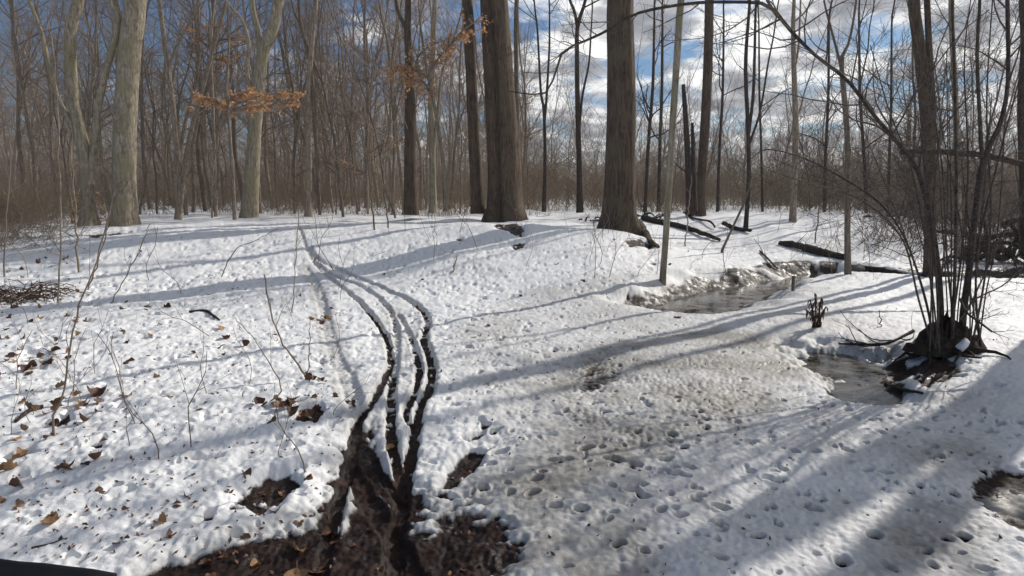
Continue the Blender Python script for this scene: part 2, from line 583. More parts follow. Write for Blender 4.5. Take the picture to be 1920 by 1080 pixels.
mudz = 0.014 * perlin(X / 0.19, Y / 0.19, 31) + 0.009 * perlin(X / 0.06, Y / 0.06, 32) + 0.006 * perlin(X / 0.025, Y / 0.025, 33)
slush = np.zeros_like(X)
wob = 0.03 * perlin(X / 0.16, Y / 0.16, 41) + 0.02 * perlin(X / 0.05, Y / 0.05, 42)


def wpts(pts):
    return [gp(*p)[:2] for p in pts]


def track(pts, w, carve, press, rim=0.004):
    """wheel rut: carve thins the snow, press sinks the mud"""
    global dep, mudz
    W = wpts([p[:2] for p in pts])
    cv = np.array([p[2] if len(p) > 2 else 1.0 for p in pts])
    xs = [p[0] for p in W]; ys = [p[1] for p in W]
    m = (X > min(xs) - 0.4) & (X < max(xs) + 0.4) & (Y > min(ys) - 0.4) & (Y < max(ys) + 0.4)
    d, p = seg_dist(X[m], Y[m], smooth_path(W, 60))
    k = (1 - 0.25 * smooth(6.5, 9.0, Y[m]) + 0.45 * perlin(X[m] / 0.12, Y[m] / 0.12, 91)) * np.interp(p / 59.0 * (len(W) - 1), np.arange(len(W)), cv)
    d = d + 0.35 * wob[m]
    prof = 1 - smooth(0.55 * w, 1.15 * w, d)
    rimp = np.exp(-((d - 1.5 * w) / (0.4 * w)) ** 2)
    plen = sum(math.hypot(W[i + 1][0] - W[i][0], W[i + 1][1] - W[i][1]) for i in range(len(W) - 1))
    lug = 0.010 * np.sin(p / 59.0 * plen * 2 * math.pi / 0.075 + d / w * 1.2) * smooth(7.5, 5.5, Y[m])
    dep[m] = dep[m] - prof * (carve * k + lug) + rim * rimp
    slush[m] = np.maximum(slush[m], 0.55 * (1 - smooth(0.9 * w, 2.2 * w, d)))
    mudz[m] = mudz[m] - prof * press


# two machines left four ruts; third number = how far the rut is worn through (1 = to mud)
L1 = [(558, 425, .35), (566, 440, .4), (574, 465, .45), (587, 491, .5), (630, 530, .55), (667, 559, .6), (704, 600, .62), (726, 637, .7), (731, 674, .8), (719, 707, 1.2),
      (698, 750, 1.3), (676, 776, 1.35), (663, 800, 1.4), (662, 830, 1.4), (648, 873, 1.5), (630, 932, 1.5), (612, 1000, 1.5), (590, 1080, 1.5)]
L2 = [(577, 465, .4), (590, 489, .5), (622, 515, .6), (678, 537, .7), (715, 563, .8), (737, 593, .85), (743, 630, .9), (741, 674, .7), (735, 718, .62), (733, 770, .55),
      (733, 805, .55), (737, 840, .75), (748, 885, 1.2), (752, 930, 1.4), (745, 1000, 1.5), (740, 1080, 1.5)]
R1_ = [(580, 462, .4), (595, 485, .5), (648, 511, .6), (707, 535, .7), (759, 559, .8), (789, 578, 1.0), (801, 604, 1.15), (794, 632, 1.0), (809, 678, 1.1), (807, 718, 1.15),
       (789, 755, 1.3), (781, 785, 1.4), (775, 828, 1.4), (763, 880, 1.4), (752, 932, 1.5), (735, 1000, 1.5), (725, 1080, 1.5)]
R2_ = [(745, 588, .5), (757, 605, .6), (774, 641, .8), (786, 689, 1.0), (776, 733, 1.1), (762, 770, 1.2), (778, 800, 1.0)]
track(L1, 0.034, 0.044, 0.016)
track(L2, 0.036, 0.044, 0.016)
track(R1_, 0.040, 0.046, 0.016)
track(R2_, 0.030, 0.040, 0.01)
CORR = L1[6:12] + [(655, 880)] + [(765, 880)] + R1_[14:6:-1] + [(790, 600), (740, 570)]
# crossing ruts in the mud by the camera
track([(655, 860, 1.2), (690, 920, 1.3), (735, 985, 1.4), (790, 1080, 1.4)], 0.05, 0.05, 0.022)
track([(700, 850, 1.2), (725, 890, 1.2), (755, 920, 1.2)], 0.025, 0.05, 0.02)
# worn old trail left of the ruts
track([(570, 500, .3), (590, 530, .5), (606, 580, .8), (612, 610, .8), (625, 660, .35), (645, 700, .4), (662, 745, .5), (668, 775, .9)], 0.07, 0.038, 0.01, 0.0)


def patch(poly, depth, press=0.0, soft=0.06, sl=0.0):
    global dep, mudz, slush
    W = wpts(poly)
    xs = [p[0] for p in W]; ys = [p[1] for p in W]
    m = (X > min(xs) - 0.5) & (X < max(xs) + 0.5) & (Y > min(ys) - 0.5) & (Y < max(ys) + 0.5)
    d, _ = seg_dist(X[m], Y[m], W + [W[0]])
    sd = np.where(inside(X[m], Y[m], W), -d, d) + 1.0 * wob[m] * min(1, soft * 16)
    f = 1 - smooth(-soft, soft, sd)
    dep[m] -= f * depth
    mudz[m] -= f * press
    slush[m] = np.maximum(slush[m], f * sl)


patch([p[:2] for p in CORR], 0.010, 0.0, 0.10, 0.35)
patch([(200, 1100), (300, 1020), (470, 980), (600, 940), (630, 860), (650, 780), (800, 780), (790, 900), (880, 930), (960, 990), (950, 1200), (200, 1200)], 0.008, 0.0, 0.14, 0.75)
patch([(200, 1100), (315, 1038), (470, 998), (590, 978), (632, 880), (652, 815), (690, 800), (700, 850), (730, 880), (770, 900), (772, 960), (790, 1000), (850, 1015), (900, 1050), (900, 1100), (900, 1200), (200, 1200)], 0.076, 0.006, 0.10)
patch([(765, 930), (870, 930), (955, 1005), (945, 1060), (930, 1200), (760, 1200)], 0.020, 0.004, 0.16, 1.0)
patch([(648, 895), (668, 892), (668, 940), (650, 985), (630, 990), (640, 940)], -0.055, 0.0, 0.04)
patch([(715, 850), (735, 848), (752, 890), (742, 900)], -0.05, 0.0, 0.025)
patch([(700, 905), (722, 915), (728, 935), (708, 925)], -0.045, 0.0, 0.02)
patch([(428, 945), (445, 915), (500, 882), (552, 880), (560, 902), (520, 940), (485, 962)], 0.064, 0.0, 0.05)
patch([(828, 905), (850, 860), (880, 838), (910, 842), (893, 870), (850, 906)], 0.064, 0.004, 0.035)
patch([(815, 918), (850, 908), (830, 925)], 0.07, 0.01, 0.02)
patch([(868, 818), (905, 803), (912, 812), (880, 825)], 0.075, 0.02, 0.02)
patch([(368, 975), (384, 955), (402, 952), (395, 975)], 0.08, 0.02, 0.015)
patch([(548, 785), (560, 758), (600, 755), (612, 768), (590, 788)], 0.075, 0.0, 0.02)
patch([(30, 690), (50, 655), (90, 660), (85, 690)], 0.035, 0.0, 0.05)
patch([(98, 790), (130, 765), (135, 785), (110, 800)], 0.07, 0.0, 0.02)
patch([(0, 850), (60, 835), (60, 850), (10, 870)], 0.06, 0.0, 0.03)
patch([(1830, 905), (1870, 875), (1940, 880), (1960, 1000), (1880, 960)], 0.055, 0.0, 0.10, 0.9)  # bared mud round the sheet: patchy ground plus painted shade
patch([(1500, 650), (1560, 625), (1700, 640), (1720, 720), (1640, 760), (1540, 730)], 0.022, 0.0, 0.12, 0.9)
patch([(1640, 690), (1690, 670), (1720, 690), (1670, 710)], 0.06, 0.0, 0.05)
patch([(1580, 720), (1660, 700), (1690, 735), (1600, 745)], 0.045, 0.0, 0.06, 0.8)
patch([(1700, 690), (1770, 660), (1800, 690), (1740, 715)], 0.07, 0.0, 0.08)
for pl in ([(912, 416), (985, 428), (978, 442), (955, 434), (925, 424)], [(1200, 446), (1232, 462), (1214, 466)], [(955, 455), (985, 450), (985, 462), (965, 465)],
           [(840, 446), (872, 440), (868, 452)], [(1170, 448), (1200, 446), (1205, 458), (1180, 460)], [(1215, 490), (1235, 488), (1232, 498)], [(520, 545), (560, 540), (558, 552), (530, 553)],
           [(155, 440), (255, 425), (265, 432), (180, 446)]):
    patch(pl, 0.050, 0.0, 0.12)
# wet slushy ground over the ice to the right
patch([(980, 720), (1110, 640), (1330, 600), (1500, 640), (1560, 720), (1420, 800), (1250, 840), (1050, 800)], 0.008, 0.0, 0.30, 1.0)
patch([(1040, 700), (1130, 660), (1160, 700), (1080, 760)], 0.02, 0.0, 0.2, 1.0)
patch([(1120, 850), (1260, 800), (1330, 830), (1180, 900)], 0.006, 0.0, 0.15, 0.9)
patch([(1690, 820), (1800, 800), (1900, 860), (1860, 1080), (1560, 1080), (1640, 930)], 0.01, 0.0, 0.2, 0.85)
patch([(900, 950), (1100, 930), (1260, 980), (1240, 1100), (880, 1100)], 0.014, 0.0, 0.18, 1.0)
patch([(830, 880), (960, 860), (1080, 900), (940, 960), (850, 950)], 0.008, 0.0, 0.12, 0.7)
patch([(1250, 540), (1400, 520), (1520, 545), (1400, 600), (1250, 590)], 0.012, 0.0, 0.2, 0.6)
patch([(740, 900), (850, 930), (990, 1000), (960, 1060), (820, 1000)], 0.018, 0.0, 0.1, 0.9)
patch([(850, 620), (1000, 540), (1500, 520), (1900, 760), (1900, 1100), (900, 1100)], 0.003, 0.0, 0.4, 0.5)
patch([(880, 900), (1000, 780), (1200, 700), (1420, 700), (1380, 800), (1150, 900), (1080, 1000), (900, 1040)], 0.005, 0.0, 0.22, 0.85)
fr = 0.6 * perlin(X / 0.9, Y / 0.5, 51) + 0.35 * perlin(X / 0.2, Y / 0.2, 52) + 0.25 * perlin(X / 0.035, Y / 0.035, 53)
slush = np.clip(slush * (0.80 + 0.75 * fr), 0, 1)
dep += 0.05 * np.clip(perlin(X / 0.10, Y / 0.10, 54) + 0.8 * perlin(X / 0.045, Y / 0.045, 55) - 0.42, 0, 1) * smooth(0.01, -0.01, dep)
dep += 0.006 * perlin(X / 0.03, Y / 0.03, 56) * smooth(0.06, 0.02, dep) * smooth(-0.03, 0.0, dep)
dep -= slush * 0.006
dep = np.where(dep > 0, dep * (1 - 0.45 * slush) + 0.016 * slush * smooth(0, 0.02, dep), dep)
# earth bare along the stream banks
dep -= 0.22 * np.clip(perlin(X / 0.24, Y / 0.17, 57) + 0.5 * perlin(X / 0.07, Y / 0.07, 58) - 0.62, 0, 1) * leftness * smooth(11, 8, Y)
sd_, sp_ = seg_dist(X, Y, STREAM)
bank = np.exp(-((sd_ - 0.45) / 0.20) ** 2) * (0.75 + 0.9 * perlin(X / 0.35, Y / 0.35, 61)) * np.where(Y > np.interp(X, [p[0] for p in STREAM][::-1], [p[1] for p in STREAM][::-1]), 1.0, 0.25)
dep -= 0.12 * np.clip(bank, 0, 1)
slush = np.maximum(slush, np.clip(0.7 * np.exp(-(sd_ / 0.55) ** 2), 0, 1))


# prints and melt pits
def pits(n, poly, rmin, rmax, dmin, dmax, seed, press=0.3, wet=False):
    rg = np.random.default_rng(seed)
    W = np.array(wpts(poly))
    lo, hi = W.min(0), W.max(0)
    cnt = 0
    while cnt < n:
        p = rg.uniform(lo, hi)
        if not inside(np.array([p[0]]), np.array([p[1]]), W)[0]:
            continue
        cnt += 1
        pit(p, rmin * (rmax * 1.15 / rmin) ** (rg.uniform() ** 1.6) * (1 + 0.03 * p[1]), rg.uniform(1.0, 1.9), rg.uniform(0, math.pi), rg.uniform(dmin, dmax), press, wet)


def pit(p, r, el, th, dpt, press=0.3, wet=True):
    rr = math.hypot(*p); a = math.atan2(p[0], p[1])
    ex = r * el * 2.2
    i0, i1 = np.searchsorted(RR[:nn], [rr - ex, rr + ex])
    da = ex / rr
    j0, j1 = np.searchsorted(az[:1040], [a - da, a + da])
    if i1 <= i0 or j1 <= j0: return
    sx = X[i0:i1, j0:j1] - p[0]; sy = Y[i0:i1, j0:j1] - p[1]
    u = (sx * math.cos(th) + sy * math.sin(th)) / (r * el); v = (-sx * math.sin(th) + sy * math.cos(th)) / r
    e = np.hypot(u, v) + 5 * wob[i0:i1, j0:j1]
    dep[i0:i1, j0:j1] += -dpt * (1 - smooth(0.35, 1.05, e)) + 0.10 * dpt * np.exp(-((e - 1.25) / 0.22) ** 2)
    mudz[i0:i1, j0:j1] -= press * dpt * (1 - smooth(0.3, 1.0, e))
    slush[i0:i1, j0:j1] = np.maximum(slush[i0:i1, j0:j1], (0.95 if wet else 0.3) * (1 - smooth(0.3, 1.0, e)))


pits(560, [(700, 560), (820, 560), (1000, 545), (1180, 520), (1300, 620), (1600, 720), (1900, 760), (1930, 1100), (920, 1100), (860, 900)], 0.008, 0.021, 0.014, 0.040, 5, 0.3, True)
pits(110, [(1150, 800), (1500, 740), (1930, 760), (1930, 1100), (1100, 1100)], 0.012, 0.024, 0.02, 0.05, 6, 0.3, True)
pits(420, [(0, 560), (560, 500), (640, 700), (620, 960), (300, 1060), (0, 1060)], 0.008, 0.022, 0.010, 0.035, 7)
pits(260, [(640, 460), (1240, 470), (1230, 560), (900, 600), (780, 540)], 0.018, 0.036, 0.012, 0.03, 8)
pits(240, [(0, 460), (560, 440), (640, 520), (0, 600)], 0.018, 0.04, 0.012, 0.032, 13)
pits(240, [(1250, 420), (1800, 420), (1900, 600), (1500, 520), (1300, 500)], 0.018, 0.04, 0.012, 0.032, 14)
for px, py in [(1000, 920), (1186, 915), (1350, 946), (1040, 945), (935, 845), (920, 868), (905, 908), (1265, 885), (1275, 962), (1100, 838), (1440, 893), (1640, 998),
               (1520, 948), (1580, 1045), (1160, 1015), (1240, 955), (1305, 912), (930, 590), (970, 600), (1000, 605), (880, 610), (955, 560), (885, 632), (878, 650),
               (1090, 950), (1760, 850), (1800, 700), (1870, 720), (1720, 800), (1660, 880), (1850, 1060), (1420, 1000), (1345, 1040)]:
    pit(gp(px, py)[:2], random.uniform(0.022, 0.032), random.uniform(1.2, 1.7), random.uniform(-0.6, 0.9), random.uniform(0.06, 0.08))

snow = np.clip(dep, 0, None)
snow = snow + 0.003 * (1 - np.exp(-np.clip(dep, 0, None) / 0.004))
GZ = Z0.copy()
GZ[:nn] += mudz * np.clip(1.2 - dep / 0.06, 0.25, 1) * (1 - 0.8 * slush * smooth(-0.008, 0.008, dep)) + snow
FX, FY = GX[nn:], GY[nn:]
GZ[nn:] += 0.05 + 0.06 * perlin(FX / 1.1, FY / 1.1, 71) + 0.03 * perlin(FX / 0.4, FY / 0.4, 72)
ndep = np.full(GX.shape, 0.05); ndep[:nn] = dep
nsl = np.zeros(GX.shape); nsl[:nn] = slush
nr, na = GX.shape
V = np.stack([GX, GY, GZ], -1).reshape(-1, 3)
V = np.vstack([V, [[0, 0, GZ[0].mean()]]])
idx = np.arange(nr * na).reshape(nr, na)
jn = np.roll(idx, -1, axis=1)
Q = np.stack([idx[:-1], idx[1:], jn[1:], jn[:-1]], -1).reshape(-1, 4)
Tt = np.stack([np.full(na, nr * na), idx[0], jn[0]], -1)
me = make_mesh('snowy_ground', V, Q, Tt)
for nm_, arr in (('depth', ndep), ('slush', nsl)):
    a_ = me.attributes.new(nm_, 'FLOAT', 'POINT')
    a_.data.foreach_set('value', np.append(arr.ravel(), arr.ravel()[0]).astype(np.float32))
tag(obj('snowy_ground', me, M['ground']), 'patchy trampled snow over dark mud with wheel ruts', kind='structure')


def gh(x, y):
    """height of the finished surface"""
    r = math.hypot(x, y); a = math.atan2(x, y)
    i = min(max(np.searchsorted(RR, r), 1), len(RR) - 1); j = min(max(np.searchsorted(az[:1040], a), 1), 1039)
    return float(GZ[i, j])


# water in the stream bed and the pools
def strip(name, path, w, z, label):
    p = smooth_path(path, 40)
    t = unit(np.gradient(p, axis=0)); n = np.stack([-t[:, 1], t[:, 0]], 1)
    cols = np.linspace(-1, 1, 5)
    V = np.concatenate([[[*(p[i] + n[i] * w * c), z] for c in cols] for i in range(40)])
    k = np.arange(200).reshape(40, 5)
    Q = np.stack([k[:-1, :-1], k[:-1, 1:], k[1:, 1:], k[1:, :-1]], -1).reshape(-1, 4)
    tag(obj(name, make_mesh(name, V, Q), M['water']), label, kind='structure')


strip('stream_water', STREAM[:-1] + [STREAM[-1] + (STREAM[-1] - STREAM[-2]) * 0.8], 1.15, W_STREAM, 'half frozen stream water below the snowy bank')


def disc(name, c, rx, ry, z, label):
    a = np.linspace(0, 2 * math.pi, 33)[:-1]
    V = [[c[0], c[1], z]] + [[c[0] + rx * math.cos(t) * (1 + 0.1 * math.sin(3 * t)), c[1] + ry * math.sin(t), z] for t in a]
    T = [(0, 1 + i, 1 + (i + 1) % 32) for i in range(32)]
    tag(obj(name, make_mesh(name, V, None, T), M['water']), label, kind='structure')


disc('pool_water', POOL, 0.62, 0.66, W_POOL, 'dark open pool water beside the stem clump')
disc('slush_water', POOL2, 0.40, 0.36, gz(*POOL2) + 0.035, 'glinting slushy water in front of the pool')
disc('shade_puddle', SHADE_PUD, 0.36, 0.32, gz(*SHADE_PUD) + 0.003, 'dark water sheet standing in for shade on patchy ground at the right edge of the frame')  # no real puddle: dark sheet added in place of shade on patchy ground


# ------------------------------------------------------------------ trees drawn stem by stem
def trunk_tube(mb, P, R, sides, base_z, flare=0.0, lobes=5, groove=None, ridges=0.03, seed=0):
    """round-ish trunk with root flare, bark ridges and an optional deep seam"""
    K = len(P)
    T = unit(np.gradient(P, axis=0))
    n1 = unit(np.cross(T, np.array([0, 1.0, 0]))); n2 = np.cross(T, n1)     # n2 points about -Y/+Y
    th = np.linspace(0, 2 * math.pi, sides + 1)[:-1]
    h = P[:, 2] - base_z
    A, H = np.meshgrid(th, h)
    rr = 1 + ridges * perlin(np.cos(A) * 4 + 20, np.sin(A) * 4 + H * 0.9 + seed, seed) * 1.0 + ridges * 1.3 * np.abs(perlin(np.cos(A) * 8 + H * 0.35, np.sin(A) * 8 + H * 0.2 + seed, seed + 1)) - ridges * 0.4
    if flare:
        fl = np.exp(-np.clip(H, 0, None) / 0.22)
        rr = rr + flare * fl * (0.65 + 0.55 * np.sin(A * lobes + seed))
        rr = rr + 0.12 * flare * np.exp(-np.clip(H, 0, None) / 0.7)
    if groove:
        a0, wd, dp = groove
        dd = (A - a0 + math.pi) % (2 * math.pi) - math.pi
        dd = dd + 0.10 * np.sin(H * 1.3)
        rr = rr - dp * np.exp(-(dd / wd) ** 2)
    rad_ = R[:, None] * rr
    V = P[:, None, :] + rad_[..., None] * (np.cos(A)[..., None] * n1[:, None, :] + np.sin(A)[..., None] * n2[:, None, :])
    k = np.arange(K * sides).reshape(K, sides); kn = np.roll(k, -1, 1)
    mb.add(V.reshape(-1, 3), np.stack([k[:-1], kn[:-1], kn[1:], k[1:]], -1).reshape(-1, 4))


TW = 0.95


def stem_path(pts, Y0, Y1, ext, rg, K=30, lean=0.6):
    n = len(pts)
    rows = []
    for i, (px, py, w) in enumerate(pts):
        Yd = Y0 + (Y1 - Y0) * i / max(n - 1, 1)
        p = at(px, py, Yd)
        rows.append([*p, 0.5 * TW * w * Yd / FPX * math.cos(math.atan((px - 960) / FPX))])
    rows = [np.array(r) for r in rows]
    if ext > 0:
        d = unit(rows[-1][:3] - rows[-2][:3])
        p = rows[-1].copy(); r0 = p[3]; z1 = p[2]; steps = 7
        for k in range(steps):
            d = unit(d * lean + np.array([0, 0, 1 - lean]) + rg.normal(0, 0.07, 3))
            q = p.copy(); q[:3] = p[:3] + d * ext / steps; q[3] = r0 * (1 - 0.85 * (k + 1) / steps)
            rows.append(q); p = q
    s = smooth_path(np.array(rows), K)
    return s[:, :3], np.maximum(s[:, 3], 0.0025)


def limbs(mb, P, R, t0, t1, n1, L1, n2=5, n3=3, rg=rng, up=0.06, ang=0.95, side=(5, 4, 3), wig=0.16, fine=0.002, a=None):
    p1, q1 = grow(P[None], R[None], n1, t0, t1, lambda t: L1 * (1.15 - 0.75 * (t - t0) / (t1 - t0 + 1e-6)), ang, 7, 0.5, up, wig, rg, fine)
    mb.tubes(p1, q1, side[0])
    if n2:
        p2, q2 = grow(p1, q1, n2, 0.2, 0.98, L1 * 0.42, 0.75, 5, 0.55, 0.05, 0.2, rg, fine)
        mb.tubes(p2, q2, side[1])
        if n3:
            p3, q3 = grow(p2, q2, n3, 0.15, 0.98, L1 * 0.20, 0.7, 4, 0.6, 0.04, 0.2, rg, fine * 0.9)
            mb.tubes(p3, q3, side[2])
    return p1, q1


def px_tree(name, label, stems, Y=None, mat='mid', ext=8.0, hb=0.5, n1=9, L1=2.4, sides=9, flare=0.25, group=None, seed=1, groove=None, cat='tree',
            low=0, ridges=0.03, n2=4, n3=3, lobes=5, up=0.06):
    """stems: list of pixel paths [(px,py,w)...], first one starts at the foot; each has optional dict"""
    global TW
    TW = 0.80 if mat == 'grey' else 0.92
    rg = np.random.default_rng(seed)
    b = stems[0][0]
    foot = gp(b[0], b[1]) if Y is None else at(b[0], b[1], Y)
    if Y is None: Y = foot[1]
    root = empty(name, (foot[0], Y, foot[2]))
    tag(root, label, cat, group)
    cr = MB()
    for i, st in enumerate(stems):
        opt = {}
        if isinstance(st[-1], dict):
            opt = st[-1]; st = st[:-1]
        pts = list(st)
        if i == 0:
            pts = [(pts[0][0], pts[0][1] + 900 * 0.12 / Y, pts[0][2] * 1.05)] + pts
        P, R = stem_path(pts, Y + opt.get('y0', 0), Y + opt.get('y1', 0), opt.get('ext', ext), rg, 40)
        mb = MB()
        trunk_tube(mb, P, R, sides if i == 0 else max(6, sides - 3), foot[2], flare if i == 0 else 0, lobes, groove if i == 0 else None, ridges, seed + i)
        mb.build('trunk' if i == 0 else 'limb', M[mat], root)
        if n1:
            limbs(cr, P, R, opt.get('hb', hb), 0.99, opt.get('n1', n1), opt.get('L1', L1), n2, n3, rg, up=up)
        if low:
            limbs(cr, P, R * 0.25, 0.06, 0.5, low, 0.9, 3, 2, rg, up=0.0)
    if n1 or low:
        cr.build('branches', M['twig'] if mat not in ('dark',) else M['dark'], root)
    return root


# left group
px_tree('twin_trunk_tree', 'olive grey twin trunked tree at the left with dead leaves round its foot',
        [[(168, 424, 46), (163, 360, 34), (160, 300, 33), (147, 230, 31), (135, 170, 30), (132, 60, 30), (147, 0, 28)],
         [(172, 345, 22), (178, 250, 19), (190, 170, 18), (205, 110, 17), (222, 45, 17), (212, 10, 15), (212, -30, 15)],
         [(138, 235, 13), (112, 190, 11), (92, 125, 11), (80, 70, 10), (55, 0, 10), {'ext': 5}]],
        mat='grey', seed=3, sides=16, n1=12, low=8, ext=9, flare=0.3)
px_tree('broad_grey_tree', 'broad pale olive grey trunk, thickest of the trees at the left',
        [[(235, 424, 66), (234, 380, 60), (233, 300, 57), (236, 200, 54), (244, 90, 52), (254, 0, 50)]], mat='grey', seed=4, sides=28, ext=12, hb=0.55, n1=8, L1=3.0, flare=0.22, low=5)
px_tree('forked_tree', 'slim tree with a low V fork right of the broad grey trunk',
        [[(334, 412, 15), (338, 340, 12), (330, 260, 11), (322, 180, 11), (312, 110, 10), (298, 0, 9)],
         [(337, 400, 13), (345, 320, 11), (357, 250, 10), (377, 180, 9), (400, 90, 8), (425, 0, 7)],
         [(318, 120, 8), (335, 80, 7), (352, 50, 6), (372, 0, 6)]], Y=17.5, seed=5, n1=10, L1=2.2, low=6, ext=6, sides=9)
px_tree('crooked_grey_tree', 'stout pale tree forking high above the band of orange leaves',
        [[(468, 408, 42), (472, 340, 36), (477, 250, 32), (484, 170, 30), (492, 105, 28), (513, 50, 25), (522, 0, 24)],
         [(490, 110, 16), (484, 60, 16), (474, 20, 14), (470, -20, 13)],
         [(478, 190, 10), (462, 130, 9), (468, 90, 9), (455, 40, 7), (430, 10, 6), {'ext': 3}]], Y=17.0, mat='grey', seed=6, sides=16, n1=12, L1=2.8, low=5, ext=8, flare=0.2)
px_tree('leaning_pole_tree', 'straight pole tree crossed by a thin leaning stem, left of the wheel ruts',
        [[(578, 402, 15), (579, 300, 13), (578, 200, 12), (583, 100, 11), (592, 0, 10)],
         [(600, 403, 8), (592, 260, 8), (583, 130, 7), (563, 40, 6), (560, -10, 6)]], Y=17.5, seed=7, n1=10, low=6, ext=7, sides=8)
px_tree('dark_red_tree', 'dark reddish brown tree standing alone left of the double trunk',
        [[(771, 396, 28), (769, 330, 25), (769, 230, 22), (768, 140, 17), (764, 60, 13), (765, 0, 12)],
         [(764, 60, 8), (757, 45, 8), (746, 20, 7), (741, -10, 6), {'ext': 3}]], Y=16.5, mat='brown', seed=8, n1=8, hb=0.6, low=8, ext=7, sides=11)
px_tree('pale_slim_tree', 'pale slim tree with a side stem beside the dark reddish trunk',
        [[(812, 393, 17), (811, 300, 14), (808, 200, 13), (812, 100, 12), (815, 0, 10)],
         [(812, 285, 8), (822, 200, 7), (828, 140, 6), (845, 90, 5), (866, 20, 4)]], Y=17.0, mat='grey', seed=9, n1=7, hb=0.6, low=7, ext=7, sides=9)
px_tree('straight_brown_tree', 'straight mid sized brown trunk just left of the double trunk',
        [[(896, 394, 27), (891, 300, 24), (885, 180, 22), (881, 90, 21), (876, 0, 20)]], Y=17.0, mat='brown', seed=10, sides=14, n1=7, L1=2.6, ext=11, flare=0.2, hb=0.65)
px_tree('double_trunk_tree', 'big brown trunk with a deep dark seam, on a hummock at the centre',
        [[(947, 412, 76), (947, 360, 68), (944, 280, 64), (938, 190, 60), (932, 90, 56), (926, 0, 53)]], mat='brown', seed=12, sides=48, ext=13, hb=0.55, n1=10, L1=3.6,
        flare=0.30, groove=(math.pi * 0.5 - 0.38, 0.20, 0.55), ridges=0.045, lobes=4)
px_tree('thin_dark_tree', 'thin straight tree rising right behind the big seamed trunk',
        [[(972, 400, 11), (970, 250, 10), (968, 100, 9), (969, 0, 9)]], Y=18, seed=13, n1=10, ext=7, sides=7)
px_tree('big_brown_tree', 'big straight brown trunk with flared roots, near the fallen log',
        [[(1160, 432, 74), (1161, 380, 66), (1163, 300, 60), (1165, 200, 56), (1164, 100, 53), (1163, 0, 51)]], mat='brown', seed=14, sides=48, ext=13, hb=0.55, n1=10, L1=3.6,
        flare=0.26, ridges=0.06, lobes=5)
px_tree('slender_fork_tree', 'very slender dark tree forked low between the two big trunks',
        [[(1020, 392, 8), (1022, 300, 7), (1020, 210, 6), (1014, 170, 5), (1008, 60, 4)],
         [(1021, 230, 5), (1025, 180, 5), (1030, 90, 4)]], Y=20, mat='dark', seed=15, n1=9, L1=1.8, ext=4, sides=7, low=3)
px_tree('y_topped_tree', 'slim tree with a Y shaped top between the two big trunks',
        [[(1087, 393, 13), (1086, 300, 11), (1083, 200, 10), (1082, 110, 9), (1083, 50, 8), (1098, 0, 6)],
         [(1083, 55, 7), (1078, 25, 6), (1067, -5, 5)],
         [(1086, 240, 6), (1092, 180, 5), (1104, 120, 4), (1108, 60, 3)]], Y=19, mat='dark', seed=16, n1=9, L1=2.0, ext=5, sides=8, low=5)
px_tree('stream_side_tree', 'slim pale tree leaning right at the near edge of the stream',
        [[(1242, 526, 16), (1248, 450, 15), (1255, 340, 16), (1262, 220, 16), (1270, 100, 16), (1277, 0, 16)]], mat='grey', seed=17, sides=14, n1=12, L1=2.2, ext=6, hb=0.5, flare=0.08)
px_tree('tall_bank_tree', 'tall brown tree behind the fallen log, beside a dark snag',
        [[(1313, 402, 22), (1316, 330, 20), (1324, 200, 20), (1328, 100, 19), (1330, 0, 18)]], Y=19, mat='brown', seed=18, sides=12, n1=14, L1=3.0, ext=9, flare=0.15)
px_tree('dark_snag', 'dark broken dead snag left of the tall brown tree',
        [[(1294, 398, 17), (1290, 300, 13), (1284, 200, 10), (1281, 158, 7), {'ext': 0}],
         [(1303, 396, 12), (1300, 300, 9), (1298, 230, 6), {'ext': 0}]], Y=18.5, mat='dark', seed=19, n1=5, L1=0.8, sides=8, n2=3, n3=2, hb=0.3)
px_tree('double_stem_tree', 'slender tree with two close stems leaning over the log at right of the tall tree',
        [[(1398, 432, 10), (1404, 330, 9), (1402, 230, 9), (1398, 120, 8), (1406, 0, 6)],
         [(1403, 260, 7), (1412, 180, 7), (1415, 100, 6), (1418, 0, 5)],
         [(1405, 270, 6), (1425, 210, 5), (1440, 120, 4)]], Y=16, mat='dark', seed=20, n1=8, L1=1.8, ext=5, sides=8, low=4)
px_tree('swamp_edge_tree', 'dark slim tree standing alone against the clouds right of centre',
        [[(1486, 418, 15), (1489, 330, 14), (1492, 240, 13), (1489, 140, 11), (1487, 50, 9), (1489, 0, 7)],
         [(1489, 130, 6), (1497, 90, 5), (1500, 30, 4)]], Y=17.5, mat='mid', seed=21, n1=9, L1=1.9, ext=5, sides=9, low=4)
px_tree('log_side_tree', 'slim straight tree at the water behind the dark fallen log',
        [[(1590, 512, 15), (1589, 430, 13), (1590, 330, 13), (1588, 240, 12), (1580, 150, 11), (1578, 110, 9), (1590, 85, 6), (1600, 40, 5)],
         [(1582, 150, 7), (1573, 110, 6), (1560, 60, 5), (1545, 0, 4)]], mat='mid', seed=22, n1=9, L1=1.6, ext=4, sides=11, flare=0.08, low=3)
px_tree('twin_right_tree', 'thick brown twin trunk behind the stem clump at the right',
        [[(1742, 516, 26), (1744, 420, 25), (1742, 300, 26), (1735, 200, 26), (1724, 90, 25), (1713, 0, 24)],
         [(1748, 300, 15), (1748, 200, 15), (1742, 90, 14), (1738, 0, 13)]], Y=9.6, mat='brown', seed=23, sides=18, n1=12, L1=2.6, ext=9, flare=0.1, hb=0.45)
px_tree('straight_right_tree', 'straight grey brown pole tree behind the stem clump, right of the twin trunk',
        [[(1797, 470, 15), (1796, 350, 14), (1792, 200, 13), (1787, 100, 12), (1784, 0, 12)]], Y=11, mat='mid', seed=24, sides=10, n1=10, L1=2.0, ext=7, low=3)
